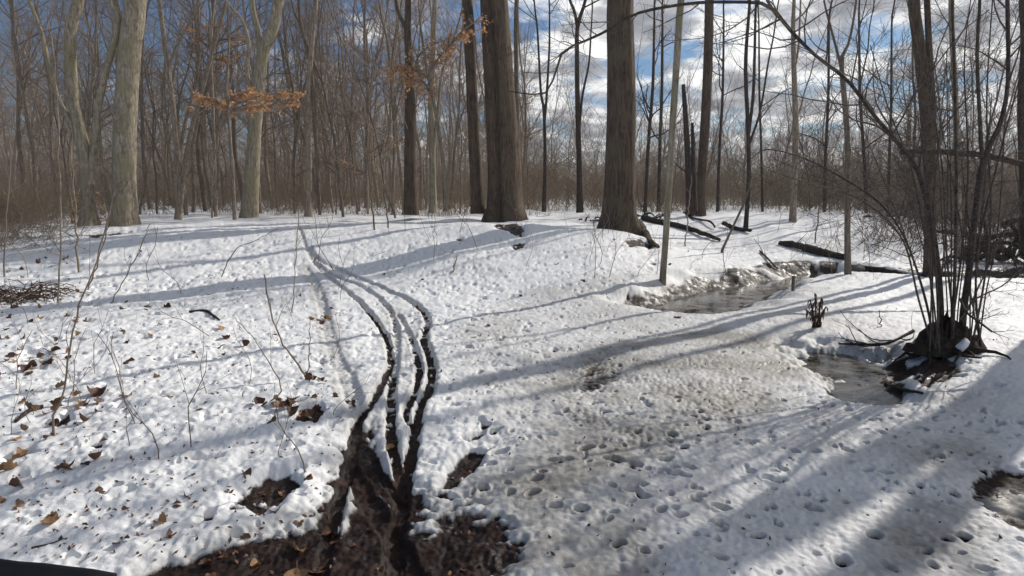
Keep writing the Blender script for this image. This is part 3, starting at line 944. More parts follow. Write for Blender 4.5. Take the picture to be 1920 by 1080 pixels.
px_tree('edge_dark_tree', 'dark tree cut off by the right edge of the frame',
        [[(1925, 470, 26), (1922, 350, 24), (1916, 200, 20), (1922, 80, 18), (1918, 0, 18)]], Y=11.5, mat='dark', seed=25, sides=10, n1=12, L1=2.2, ext=7, low=5)
for i, (px, py, Yd, w, ln, lab) in enumerate([
        (1345, 405, 22, 7, 10, 'thin upright sapling right of the tall brown tree'),
        (1430, 408, 23, 6, -6, 'thin grey sapling before the brown thicket right of centre'),
        (1545, 410, 22, 8, 8, 'slim bare sapling left of the waterside tree'),
        (1625, 415, 21, 9, -12, 'slim dark sapling right of the waterside tree'),
        (1665, 420, 19, 8, 6, 'slim sapling behind the end of the half sunk log'),
        (1210, 392, 21, 8, 14, 'thin curved tree just right of the big straight trunk'),
        (1235, 396, 24, 8, 6, 'thin straight tree behind the pale streamside tree')]):
    px_tree('slim_tree', lab, [[(px, py, w), (px + ln * 0.4, py - 120, w * 0.9), (px + ln, py - 230, w * 0.8), (px + ln * 1.2, 40, w * 0.55)]], Y=Yd, mat='dark', seed=40 + i,
            n1=9, L1=1.8, ext=3, sides=6, hb=0.25, low=3, group='slim trees before the clouds')

# ------------------------------------------------------------------ stem clump at right with the long overhanging limb
cb = gp(1775, 655)
CY = cb[1]
clump = empty('stem_clump', tuple(cb))
tag(clump, 'clump of many dark stems with a long limb arching left, beside the dark pool', 'shrub')
rgc = np.random.default_rng(77)
cl_twig = MB()


def clump_stem(pts, y0=0.0, y1=0.0, ext=0.0, tw=6, L1=0.7, t0=0.35, n3=2, nm='stem'):
    P, R = stem_path(pts, CY + y0, CY + y1, ext, rgc, 48)
    R = R * 0.76
    mb = MB(); mb.tubes(P, R, 9 if pts[0][2] > 9 else 6)
    mb.build(nm, M['shrub'], clump)
    if tw:
        limbs(cl_twig, P, R, t0, 0.99, int(tw * 1.6), L1, 5, n3, rgc, up=0.03, fine=0.0016)


clump_stem([(1766, 668, 26), (1764, 600, 22), (1760, 520, 20), (1748, 430, 17), (1725, 330, 15), (1695, 282, 14), (1640, 218, 11), (1590, 152, 10), (1530, 105, 9),
            (1480, 55, 10), (1440, 10, 9), (1370, 4, 8), (1290, 7, 8), (1192, 26, 7), (1140, 57, 7), (1090, 80, 6), (1055, 97, 6), (1040, 142, 5), (1022, 175, 5), (990, 176, 3), (955, 171, 3)],
           0, 1.4, 0, 26, 0.9, 0.25, nm='limb')
clump_stem([(1802, 668, 25), (1806, 590, 22), (1818, 500, 20), (1836, 340, 18), (1850, 285, 17), (1876, 230, 14), (1890, 150, 12), (1889, 0, 12)], 0.1, 0.2, 3.0, 10, 0.9)
clump_stem([(1842, 310, 13), (1836, 200, 11), (1832, 100, 10), (1837, 0, 9)], 0.15, 0.3, 2.5, 8, 0.8)
clump_stem([(1784, 660, 13), (1790, 520, 10), (1793, 330, 9), (1790, 150, 8), (1786, 0, 7)], -0.1, 0.3, 2.2, 8, 0.8)
clump_stem([(1752, 650, 9), (1735, 560, 8), (1700, 455, 7), (1660, 392, 6), (1610, 352, 6), (1520, 302, 4), (1440, 280, 3), (1405, 300, 2)], -0.1, 0.5, 0, 12, 0.6)
clump_stem([(1748, 650, 8), (1722, 560, 7), (1690, 445, 6), (1610, 372, 5), (1520, 345, 4), (1445, 320, 3)], 0.0, -0.5, 0, 12, 0.6)
clump_stem([(1760, 650, 7), (1742, 500, 6), (1712, 330, 5), (1665, 200, 4), (1632, 85, 3)], -0.15, -0.1, 0, 9, 0.6)
clump_stem([(1820, 660, 8), (1845, 530, 7), (1858, 400, 6), (1850, 200, 5), (1861, 0, 4)], 0.2, 0.3, 1.0, 8, 0.7)
clump_stem([(1842, 668, 9), (1830, 560, 7), (1836, 450, 6), (1872, 300, 5), (1918, 120, 4)], -0.1, 0.4, 0.6, 8, 0.7)
clump_stem([(1795, 660, 8), (1775, 480, 7), (1765, 300, 5), (1730, 130, 4), (1700, 0, 3)], 0.15, 0.4, 0.5, 8, 0.7)
clump_stem([(1778, 655, 7), (1800, 500, 6), (1815, 320, 5), (1808, 120, 4), (1820, 0, 3)], 0.25, 0.5, 0.5, 8, 0.7)
clump_stem([(1800, 560, 8), (1812, 585, 8), (1835, 603, 8), (1860, 622, 7)], -0.2, -0.5, 0, 3, 0.3)
clump_stem([(1800, 600, 6), (1828, 562, 6), (1880, 535, 5), (1925, 495, 4)], -0.1, 0.2, 0, 5, 0.4)
clump_stem([(1788, 640, 6), (1862, 480, 5), (1935, 330, 4)], 0.0, 0.3, 0, 6, 0.6)
for i in range(13):
    bx = rgc.uniform(1738, 1838); tx = bx + rgc.uniform(-150, 110); ty = rgc.uniform(60, 420)
    mxp = (bx + tx) / 2 - rgc.uniform(-15, 15)
    clump_stem([(bx, 650 + rgc.uniform(-15, 12), 5), ((bx * 2 + mxp) / 3, 560, 4.5), (mxp, (640 + ty) / 2, 4), (tx, ty, 2.2)], rgc.uniform(-0.3, 0.3), rgc.uniform(-0.6, 0.8), 0, 5, 0.5, nm='shoot')
cl_twig.build('twigs', M['shrub'], clump)
# root mound
mb = MB()
th = np.linspace(0, 2 * math.pi, 41)[:-1]; ringr = np.linspace(0, 1, 12)
A_, B_ = np.meshgrid(th, ringr)
hx = 0.27 * B_ * (1 + 0.22 * perlin(np.cos(A_) * 3, np.sin(A_) * 3, 5)); hz = 0.27 * np.cos(B_ * 1.45) ** 0.8 * (1 + 0.5 * perlin(A_ * 3, B_ * 6, 6)) - 0.05
Vm = np.stack([cb[0] + hx * np.cos(A_) * 1.15, CY + 0.02 + hx * np.sin(A_) * 0.75, cb[2] - 0.02 + hz], -1)
k = np.arange(480).reshape(12, 40); kn = np.roll(k, -1, 1)
mb.add(Vm.reshape(-1, 3), np.stack([k[:-1], kn[:-1], kn[1:], k[1:]], -1).reshape(-1, 4))
mb.build('root_mound', M['rot'], clump)
for i in range(7):
    a = rgc.uniform(math.pi * 0.9, math.pi * 2.05); r_ = np.linspace(0.15, rgc.uniform(0.3, 0.5), 8)
    wv = a + 0.25 * np.sin(r_ * 9 + i)
    P = np.stack([cb[0] + r_ * np.cos(wv), CY + r_ * np.sin(wv) * 0.9, [gh(cb[0] + q_ * math.cos(w_), CY + q_ * math.sin(w_) * 0.9) + 0.012 + 0.10 * max(0, 0.45 - q_) for q_, w_ in zip(r_, wv)]], 1)
    mb = MB(); mb.tubes(P, np.linspace(0.022, 0.006, 8), 6); mb.build('root', M['rot'], clump)
for dx_, dz_, s_ in ((-0.02, 0.09, 0.05),):
    mb = MB()
    a = np.linspace(0, 2 * math.pi, 13)[:-1]
    rows = []
    for q_ in np.linspace(-1.5, 1.5, 7):
        rows.append(np.stack([cb[0] + dx_ + s_ * math.cos(q_) * np.cos(a) * (1 + 0.2 * np.sin(3 * a)), np.full(12, 0) + CY - 0.20 + s_ * math.cos(q_) * np.sin(a) * 0.6, cb[2] + dz_ + s_ * 0.75 * math.sin(q_) * (1 + 0.35 * np.sin(2 * a + dx_ * 40)) + 0.35 * s_ * np.cos(a)], -1))
    k = np.arange(84).reshape(7, 12); kn = np.roll(k, -1, 1)
    mb.add(np.vstack(rows), np.stack([k[:-1], kn[:-1], kn[1:], k[1:]], -1).reshape(-1, 4))
    mb.build('snow_cap', M['snowcap'], clump)


# ------------------------------------------------------------------ fallen wood
def log(name, label, pts, lift=0.5, mat='rot', sides=10, snow=False, stubs=0, seed=0, cat='log', sink=None, group=None, Y=None):
    """pts: ground pixels with width in px"""
    rg = np.random.default_rng(seed)
    rows = []
    for px, py, w in pts:
        g = gp(px, py) if Y is None else at(px, py, Y)
        r = 0.5 * w * g[1] / FPX
        z = gh(g[0], g[1]) + r * lift if Y is None else g[2]
        rows.append([g[0], g[1], z, r])
    s = smooth_path(rows, 22)
    P, R = s[:, :3], s[:, 3] * (1 + 0.12 * rg.normal(0, 1, 22).cumsum() / 4)
    root = empty(name, tuple(P[11])); tag(root, label, cat, group)
    mb = MB(); mb.tubes(P, np.abs(R), sides, cap=True)
    jit = R.mean() * (0.30 if cat == 'log' else 0.15)
    mb.V[0] = mb.V[0] + rg.normal(0, 0.45, mb.V[0].shape) * jit
    mb.build('trunk' if cat == 'log' else 'stem', M[mat], root)
    if stubs:
        mb = MB()
        limbs(mb, P, R, 0.15, 0.95, stubs, 0.5, 2, 0, rg, up=0.15)
        mb.build('branch_stubs', M['dark'], root)
    if snow:
        mb = MB()
        Q_ = P[3:19] + np.array([0, 0, 1]) * R[3:19, None] * 0.75
        mb.tubes(Q_, R[3:19] * (0.5 + 0.3 * np.abs(np.sin(np.arange(16) * 1.3))), 7, cap=True)
        mb.build('snow_cover', M['snowcap'], root)
    return root


log('fallen_log', 'long dark fallen log sloping down right of the big straight trunk', [(1205, 414, 11), (1240, 422, 11), (1290, 434, 9), (1350, 453, 6)], 0.8, seed=1, snow=False, stubs=2)
log('short_log', 'short dark log on the snow beyond the stream', [(1355, 426, 8), (1380, 431, 8), (1408, 437, 6)], 0.7, seed=2)
log('mossy_log', 'thick black rotten log lying across the stream head', [(1462, 459, 8), (1490, 466, 13), (1530, 476, 16), (1585, 487, 12)], 0.7, seed=3, stubs=4, snow=False)
log('sunken_log', 'half sunk log with snow on top right of the waterside tree', [(1622, 504, 11), (1660, 508, 12), (1700, 513, 11), (1735, 519, 9)], 0.5, seed=4, snow=True)
log('bank_root', 'gnarled root on the bank below the big straight trunk', [(1198, 425, 14), (1212, 445, 14), (1222, 458, 12), (1236, 464, 6)], 0.6, seed=5, mat='brown', cat='root')
log('thin_fallen_branch', 'thin crooked branch lying across the far snow bank', [(1282, 400, 4), (1300, 412, 4), (1330, 424, 3), (1340, 430, 3)], 1.0, seed=6, mat='dark', cat='branch', sides=5)
log('bank_branch', 'thin dark branch reaching down to the stream from its far bank', [(1425, 473, 4), (1440, 487, 4), (1458, 502, 3)], 1.5, seed=7, mat='dark', cat='branch', sides=5, stubs=2)
log('pool_branch', 'dark branch lying over the open pool from the stem clump', [(1712, 632, 8), (1660, 648, 7), (1610, 650, 6), (1572, 645, 4)], 3.0, seed=8, mat='dark', cat='branch', sides=6, stubs=6)
log('sunken_stick', 'black stick sunk in the snow in front of the stem clump', [(1662, 712, 9), (1690, 725, 8), (1730, 736, 5)], 0.8, seed=9, cat='stick', sides=6)
log('leaning_rod', 'thin bare stick leaning out of the snow across the stream bank', [(1352, 474, 4), (1352, 473, 4)], 1, seed=10, mat='dark', cat='stick', sides=5) if False else None
fl = [(1690, 286, 8), (1730, 284, 9), (1790, 287, 10), (1850, 292, 10), (1935, 312, 9)]
log('hung_up_trunk', 'broken dark trunk hung up level among the stems at right', fl, Y=8.8, seed=11, mat='rot', stubs=6)
for i, (pts, lab, Yd) in enumerate([
        ([(1352, 474, 6), (1372, 430, 5), (1395, 380, 5), (1410, 330, 4)], 'thin bare stick leaning right out of the far snow bank', None),
        ([(1487, 543, 8), (1488, 517, 8)], 'short broken stub standing in the snow beside the stream', None)]):
    g = gp(pts[0][0], pts[0][1])
    P, R = stem_path([(pts[0][0], pts[0][1] + 8, pts[0][2])] + pts, g[1], g[1] + 0.05, 0, rng, 12)
    mb = MB(); mb.tubes(P, R, 7, cap=True)
    tag(mb.build('leaning_stick' if i == 0 else 'broken_stub', M['mid']), lab, 'stick')

# upturned roots behind the big straight trunk, both sides, and the dark tangle at far right
def tangle(name, label, px, py, Yd, size, n, seed, snow=False, cat='fallen tree'):
    rg = np.random.default_rng(seed)
    c = at(px, py, Yd); z = gz(c[0], c[1])
    root = empty(name, (c[0], c[1], z)); tag(root, label, cat)
    P0 = []
    for i in range(n):
        a = rg.uniform(0, 2 * math.pi); e = rg.uniform(-0.1, 1.1); ln = size * rg.uniform(0.6, 1.3)
        t = np.linspace(0, 1, 9)[:, None]
        d = np.array([math.cos(a) * math.cos(e), 0.6 * math.sin(a) * math.cos(e), math.sin(e)])
        start = np.array([c[0], c[1], z + 0.05]) + np.array([rg.normal(0, size * 0.35), rg.normal(0, size * 0.2), abs(rg.normal(0, size * 0.2))])
        p = start + d * t * ln + np.array([0, 0, -0.5]) * size * t ** 2 * rg.uniform(0.2, 1.2) + 0.12 * size * np.sin(t * rg.uniform(3, 7) + a) * np.array([0.5, 0.5, 0.6])
        p[:, 2] = np.maximum(p[:, 2], z - 0.02)
        r = size * rg.uniform(0.03, 0.075) * np.linspace(1, 0.3, 9)
        mb = MB(); mb.tubes(p, r, 7, cap=True); mb.build('limb', M['dark'], root)
        P0.append((p, r))
    mb = MB()
    for p, r in P0: limbs(mb, p, r, 0.2, 0.95, 4, size * 0.5, 3, 0, rg, up=0.03, side=(4, 3, 3))
    mb.build('twigs', M['dark'], root)
    if snow:
        p, r = P0[0]
        for s_ in range(2):
            p, r = P0[s_]
            mb = MB(); mb.tubes(p[4:9] + [0, 0, r[4] * 0.9], r[4:9] * 1.2 + 0.02, 7, cap=True); mb.build('snow_cap', M['snowcap'], root)


tangle('upturned_stump', 'upturned stump with snow on it left of the big straight trunk', 1118, 372, 17, 0.45, 7, 3, True, 'stump')
tangle('root_tangle', 'tangle of broken roots right of the big straight trunk', 1212, 378, 17, 0.5, 9, 4, False, 'fallen tree')
tangle('dark_deadfall', 'dark heap of fallen limbs at the far right', 1885, 430, 12, 1.3, 22, 5, False, 'deadfall')
tangle('far_deadfall', 'low grey deadfall in the thicket right of the leaning stick', 1700, 400, 19, 1.2, 12, 6, False, 'deadfall')

# ------------------------------------------------------------------ the woods behind: variants, then copies
def variant(seed, H=14.0, r0=0.10, n1=20, n2=6, n3=3, hb=0.3, L1=2.4, bend=0.05, fork=False):
    rg = np.random.default_rng(seed)
    K = 16
    P = np.zeros((K, 3)); d = np.array([0, 0, 1.0])
    P[0] = (0, 0, -0.3)
    for k in range(1, K):
        d = unit(d + bend * rg.normal(0, 1, 3) * np.array([1, 1, 0.2]) + np.array([0, 0, 0.12]))
        P[k] = P[k - 1] + d * H / (K - 1)
    R = r0 * np.linspace(1, 0, K) ** 0.8 + 0.006
    tm = MB(); tm.tubes(P, R, 8)
    cm = MB()
    if fork:
        pf, rf = grow(P[None], R[None], 1, 0.25, 0.4, H * 0.55, 0.35, 9, 0.75, 0.12, 0.08, rg)
        rf = np.linspace(R[5] * 0.75, 0.006, 9)[None]
        tm.tubes(pf, rf, 7)
        limbs(cm, pf[0], rf[0], 0.3, 0.99, n1 // 2, L1 * 0.7, n2, n3, rg, up=0.08, side=(4, 3, 3), fine=0.0025)
    limbs(cm, P, R, hb, 0.99, n1, L1, n2, n3, rg, up=0.08, side=(4, 3, 3), fine=0.0025)
    limbs(cm, P, R * 0.3, 0.05, hb + 0.1, 7, L1 * 0.4, 4, 2, rg, up=0.0, side=(3, 3, 3), fine=0.0022)
    return tm, cm


VAR = []
for i in range(12):
    H = [14, 15, 13, 12, 16, 11, 14, 9, 13, 15, 8, 10][i]
    r0 = [0.075, 0.10, 0.065, 0.055, 0.115, 0.045, 0.08, 0.035, 0.065, 0.09, 0.03, 0.038][i]
    tm, cm = variant(100 + i, H, r0, 24, 6, 3, [0.3, 0.35, 0.25, 0.2, 0.4, 0.2, 0.3, 0.12, 0.25, 0.3, 0.1, 0.15][i], 2.4 if H > 10 else 1.6, 0.085 if H > 10 else 0.12, i % 3 != 0)
    root = empty('bare_tree', (0, 0, -50))
    a = tm.build('trunk', M['mid']); a.parent = root
    b_ = cm.build('branches', M['twig']); b_.parent = root
    VAR.append((root, H))

wood_spots = []
PLACES = [(100, 'left of the twin trunked tree'), (290, 'behind the twin trunked and broad grey trees'), (420, 'behind the forked slim tree'), (540, 'behind the crooked pale tree'),
          (640, 'behind the straight pole tree'), (740, 'left of the dark reddish trunk'), (860, 'behind the dark reddish trunk'), (960, 'behind the seamed trunk'),
          (1130, 'between the two biggest trunks'), (1270, 'behind the pale streamside tree'), (1420, 'behind the tall brown tree'), (1560, 'beyond the rotten log'),
          (1700, 'behind the waterside tree'), (1850, 'behind the stem clump'), (9999, 'at the right edge')]
rgw = np.random.default_rng(5)


def wood(n, pxr, Yr, kinds, sc, label, group, zig=0.0):
    c = 0; tries = 0
    while c < n and tries < 4000:
        tries += 1
        px = rgw.uniform(*pxr); Yd = Yr[0] + (Yr[1] - Yr[0]) * rgw.uniform(0, 1) ** 0.8
        x = (px - 960) / FPX * Yd * 1.0
        if any((x - a) ** 2 + (Yd - b) ** 2 < 0.9 for a, b in wood_spots): continue
        if 500 < px < 620 and Yd < 22: continue
        if px < 120 and rgw.uniform() < 0.65: continue
        wood_spots.append((x, Yd))
        root, H = VAR[kinds[rgw.integers(len(kinds))]]
        s = rgw.uniform(*sc)
        o = copy_tree(root, (x, Yd, gz(x, Yd)), rgw.uniform(0, 6.28), s, (rgw.normal(0, 0.035), rgw.normal(0, 0.035)))
        spot = next(t_ for e_, t_ in PLACES if px < e_)
        tag(o, label + ' ' + spot, 'tree', group + ' ' + spot)
        for ch in o.children:
            if ch.name.startswith('branches'): ch['kind'] = 'stuff'
        c += 1


wood(50, (-80, 900), (19, 32), [0, 2, 3, 5, 6, 8], (0.8, 1.15), 'bare grey brown tree', 'bare trees')
wood(46, (-120, 980), (32, 58), [0, 1, 2, 4, 6, 9], (0.85, 1.2), 'bare tree deep in the woods', 'far bare trees')
wood(40, (-60, 940), (17, 30), [7, 10, 11], (0.7, 1.1), 'thin bare sapling in the woods', 'thin saplings')
wood(9, (980, 1500), (24, 45), [3, 5, 8, 2], (0.65, 0.95), 'bare tree against the clouds', 'bare trees against the clouds')
wood(20, (1200, 2000), (24, 50), [3, 5, 7, 11, 8], (0.6, 0.9), 'bare swamp tree against the sky', 'bare swamp trees')
wood(26, (980, 2000), (20, 40), [7, 10, 11], (0.45, 0.75), 'small bare sapling in the brown thicket', 'saplings in the thicket')
wood(14, (1650, 2080), (14, 28), [3, 5, 7, 11], (0.7, 1.0), 'bare tree in the far tangle', 'bare trees in the tangle')
for root, H in VAR:                      # the patterns themselves stand in the woods too
    px = rgw.uniform(0, 850); Yd = rgw.uniform(30, 55)
    x = (px - 960) / FPX * Yd
    root.location = (x, Yd, gz(x, Yd))
    spot = next(t_ for e_, t_ in PLACES if px < e_)
    tag(root, 'bare tree deep in the woods ' + spot, 'tree', 'far bare trees ' + spot)
    for ch in root.children:
        if ch.name.startswith('branches'): ch['kind'] = 'stuff'

# trees just outside the frame at the right: their shade falls into the picture
for i, (x, y, k, s) in enumerate([(9.8, 8.6, 4, 1.0), (8.2, 5.4, 0, 0.9), (7.3, 7.3, 4, 1.6), (6.6, 5.9, 4, 1.5), (7.9, 6.6, 1, 1.5), (5.6, 4.6, 8, 1.2), (6.9, 6.5, 9, 1.5)]):
    o = copy_tree(VAR[k][0], (x, y, gz(x, y)), i * 1.3, s)
    tag(o, 'bare tree standing just outside the right edge', 'tree', 'bare trees right of the frame')

# distant forest: one mass
def joined(name, spots, lib, mat, label):
    mb = MB()
    for (x, y, z, s, r, k) in spots:
        V, Q_ = lib[k]
        c, s_ = math.cos(r), math.sin(r)
        W = V * s
        W = np.stack([W[:, 0] * c - W[:, 1] * s_ + x, W[:, 0] * s_ + W[:, 1] * c + y, W[:, 2] + z], 1)
        mb.add(W, Q_)
    return tag(mb.build(name, mat), label, kind='stuff')


lib = []
for i in range(6):
    rg = np.random.default_rng(300 + i)
    P = np.zeros((8, 3)); d = np.array([0, 0, 1.0]); H = 14
    P[0] = (0, 0, -0.5)
    for k in range(1, 8):
        d = unit(d + 0.06 * rg.normal(0, 1, 3) + np.array([0, 0, 0.12])); P[k] = P[k - 1] + d * H / 7
    R = rg.uniform(0.09, 0.16) * np.linspace(1, 0, 8) ** 0.8 + 0.012
    mb = MB(); mb.tubes(P, R, 4)
    p1, q1 = grow(P[None], R[None], 22, 0.15, 0.99, lambda t: 3.4 - 2.4 * t, 0.9, 4, 0.5, 0.1, 0.12, rg, 0.012)
    mb.tubes(p1, q1, 3)
    p2, q2 = grow(p1, q1, 7, 0.15, 0.98, 1.5, 0.7, 3, 0.6, 0.06, 0.15, rg, 0.013)
    mb.tubes(p2, q2, 3)
    lib.append((np.concatenate(mb.V), np.concatenate(mb.Q)))
sp = []
rgf = np.random.default_rng(9)
for i in range(190):
    px = rgf.uniform(-300, 1000); Yd = rgf.uniform(45, 95); x = (px - 960) / FPX * Yd
    sp.append((x, Yd, gz(x, Yd), rgf.uniform(0.65, 1.0), rgf.uniform(0, 6.28), i % 6))
for i in range(190):
    px = rgf.uniform(900, 2300); Yd = rgf.uniform(85, 150); x = (px - 960) / FPX * Yd
    sp.append((x, Yd, gz(x, Yd), rgf.uniform(0.45, 0.72), rgf.uniform(0, 6.28), i % 6))
joined('distant_forest', sp, lib, M['far'], 'grey brown mass of bare forest along the horizon')


# undergrowth: one mass of bare brush per colour
def brush(name, n, region, hr, mat, label, seed, twigs=3, r=(0.005, 0.010)):
    rg = np.random.default_rng(seed)
    (x0, x1), (ya, yb) = region
    nc = n // 8
    Yc = ya + (yb - ya) * rg.uniform(0, 1, nc) ** 1.0
    pxc = rg.uniform(x0, x1, nc)
    Xc = (pxc - 960) / FPX * Yc
    Yd = np.repeat(Yc, 8) + rg.normal(0, 0.5, nc * 8); Xd = np.repeat(Xc, 8) + rg.normal(0, 0.5, nc * 8)
    z = z0(Xd, Yd) - 0.05
    hv = np.clip(0.75 + 0.9 * perlin(Xd / 3.0, Yd / 3.0, seed) + 0.4 * perlin(Xd / 0.9, Yd / 0.9, seed + 1), 0.25, 1.5)
    h = hv * rg.uniform(*hr, nc * 8) * np.repeat(rg.uniform(0.6, 1.15, nc), 8)
    m_ = nc * 8
    d = unit(np.stack([rg.normal(0, 0.35, m_), rg.normal(0, 0.35, m_), np.ones(m_)], 1))
    P = np.zeros((m_, 4, 3)); P[:, 0] = np.stack([Xd, Yd, z], 1)
    bend = rg.normal(0, 0.25, (m_, 3)); bend[:, 2] = -0.12
    for k in range(1, 4):
        d = unit(d + bend)
        P[:, k] = P[:, k - 1] + d * (h / 3)[:, None]
    R = rg.uniform(*r, m_)[:, None] * np.array([1, 0.85, 0.65, 0.35])[None]
    mb = MB(); mb.tubes(P, R, 3)
    if twigs:
        p2, q2 = grow(P, R, twigs, 0.25, 0.98, 0.7, 0.7, 3, 0.8, 0.05, 0.2, rg, 0.003)
        mb.tubes(p2, q2, 3)
    return tag(mb.build(name, mat), label, kind='stuff')


brush('undergrowth', 5600, ((-150, 1000), (20, 46)), (1.0, 3.6), M['brush'], 'tangled brown undergrowth under the left woods', 61, 3)
brush('swamp_thicket', 9600, ((940, 2100), (23, 58)), (2.4, 7.2), M['brush'], 'brown swamp thicket beyond the stream', 62, 3, (0.006, 0.012))
brush('dry_grass', 3600, ((-100, 2050), (20, 34)), (0.3, 1.0), M['reed'], 'pale dry grass stalks at the edge of the woods', 63, 0, (0.003, 0.006))
brush('bramble_patch', 1100, ((-140, 90), (10.5, 17)), (0.4, 1.8), M['brush'], 'brown bramble patch at the left edge of the snow', 64, 4, (0.003, 0.007))
brush('right_brush', 1400, ((1640, 2080), (12.5, 24)), (0.6, 2.6), M['twig'], 'dark brush tangled behind the stems on the right', 65, 4, (0.004, 0.009))

brush('distant_thicket', 4600, ((900, 2250), (60, 110)), (3.5, 7.5), M['far'], 'grey brown thicket mass under the far treeline', 66, 2, (0.02, 0.045))
brush('distant_thicket', 5200, ((-250, 1020), (46, 75)), (3.5, 12.0), M['far'], 'grey brown mass of young trees filling the left woods', 67, 2, (0.015, 0.035))

# ------------------------------------------------------------------ trees that keep orange leaves
def leaf_quads(C_, size, rg):
    n = len(C_)
    u = unit(rg.normal(0, 1, (n, 3))); v = unit(np.cross(u, rg.normal(0, 1, (n, 3))))
    s = size * rg.uniform(0.6, 1.3, (n, 1))
    w = np.cross(u, v) * s * 0.18
    V = np.stack([C_ - u * s, C_ + v * s * 0.5 + w, C_ + u * s, C_ - v * s * 0.5 + w], 1)
    return V.reshape(-1, 3), np.arange(4 * n).reshape(n, 4)


def leafy(name, label, stem, Yd, boughs, nl, seed, size=0.05, spread=0.22, group=None):
    rg = np.random.default_rng(seed)
    P, R = stem_path(stem, Yd, Yd, 1.0, rg, 24)
    root = empty(name, tuple(P[0])); tag(root, label, 'tree', group)
    mb = MB(); mb.tubes(P, R, 7); mb.build('trunk', M['mid'], root)
    bm, lv = MB(), MB()
    for pts in boughs:
        B, Rb = stem_path([(*p, w) for p, w in zip(pts, np.linspace(5, 2, len(pts)))], Yd, Yd + rg.uniform(-0.5, 0.5), 0, rg, 16)
        bm.tubes(B, Rb, 5)
        p2, q2 = grow(B[None], Rb[None], 22, 0.05, 1.0, spread * 3, 0.8, 4, 0.6, 0.0, 0.15, rg, 0.003, flat=0.6)
        bm.tubes(p2, q2, 3)
        pk = rg.integers(0, len(p2), nl); kk = rg.uniform(0.5, 3, nl)
        i_ = np.minimum(kk.astype(int), 2); f = (kk - i_)[:, None]
        c = p2[pk, i_] * (1 - f) + p2[pk, i_ + 1] * f + rg.normal(0, 0.035, (nl, 3)) * [1, 1, 0.9] - [0, 0, 0.03]
        lv.add(*leaf_quads(c, size, rg))
    bm.build('branches', M['twig'], root)
    tag(lv.build('dry_leaves', M['beech'], root, sm=False), kind='stuff')


leafy('beech_sapling', 'young tree with a level band of orange dead leaves, before the crooked pale tree',
      [(440, 412, 9), (436, 330, 8), (430, 240, 7), (425, 170, 6), (430, 80, 4)], 14.8,
      [[(430, 205), (405, 190), (372, 180)], [(432, 200), (470, 185), (500, 178), (555, 175)], [(430, 190), (440, 180), (470, 175)], [(430, 215), (480, 200), (530, 195), (552, 180)]], 260, 5, 0.045, 0.13)
leafy('oak_sapling', 'young tree with wispy tan dead leaves behind the forked slim tree',
      [(405, 410, 9), (402, 300, 8), (398, 180, 7), (395, 90, 6), (400, 20, 4)], 19.5,
      [[(398, 95), (380, 78), (362, 55)], [(398, 90), (415, 75), (440, 72)], [(398, 110), (415, 112), (435, 100)]], 95, 6, 0.05, 0.2)
leafy('leafy_beech', 'young tree with a rising spray of rust orange leaves left of the seamed trunk',
      [(835, 396, 8), (830, 300, 8), (815, 200, 7), (800, 130, 6), (790, 60, 4)], 15.2,
      [[(800, 140), (770, 130), (735, 135)], [(800, 135), (830, 100), (865, 60), (895, 38)], [(805, 150), (780, 120), (800, 90), (835, 75)], [(815, 190), (790, 150), (765, 160)],
       [(805, 140), (840, 90), (880, 55)]], 230, 7, 0.045, 0.15)
leafy('pale_leaf_sapling', 'thin sapling with a few faded leaves at the foot of the left woods',
      [(690, 402, 6), (688, 300, 5), (692, 200, 4), (700, 120, 3)], 18,
      [[(690, 330), (660, 310), (640, 300)], [(690, 290), (720, 270), (740, 268)], [(690, 230), (660, 210), (650, 190)]], 26, 8, 0.04, 0.2)
# dead leaves heaped round the foot of the twin trunked tree
rg = np.random.default_rng(31)
c = gp(172, 418)
n = 230
hh = rg.uniform(0, 1, n) ** 1.3
a = rg.uniform(math.pi, 2 * math.pi, n)
pos = np.stack([c[0] + np.cos(a) * (0.40 - 0.10 * hh), c[1] - 0.02 + np.sin(a) * (0.38 - 0.08 * hh), c[2] + hh * 0.75], 1)
mb = MB(); mb.add(*leaf_quads(pos, 0.055, rg))
tag(mb.build('vine_leaves', M['leaf_tan'], sm=False), 'tan dead vine leaves clinging round the foot of the twin trunked tree', 'dead leaves', kind='stuff')


# ------------------------------------------------------------------ saplings and shoots in the near snow
def sapling(name, label, pts, tw=5, L1=0.35, seed=0, mat='twig', group=None, ext=0, y1=0.1, low=0.3, extra=()):
    rg = np.random.default_rng(seed)
    g = gp(pts[0][0], pts[0][1])
    root = empty(name, tuple(g)); tag(root, label, 'sapling', group)
    P, R = stem_path([(pts[0][0], pts[0][1] + 40 / g[1], pts[0][2])] + list(pts), g[1], g[1] + y1, ext, rg, 20)
    R = np.maximum(R * 0.68, 0.0018)
    P = P + np.vstack([np.zeros((2, 3)), rg.normal(0, 0.004 * g[1] / 4, (18, 3))])
    mb = MB(); mb.tubes(P, R, 6); mb.build('stem', M[mat], root)
    if tw:
        mb = MB(); limbs(mb, P, R, low, 0.98, tw, L1, 2, 2, rg, up=0.05, side=(4, 3, 3), ang=0.6, fine=0.0012)
        mb.build('twigs', M[mat], root)
    return root


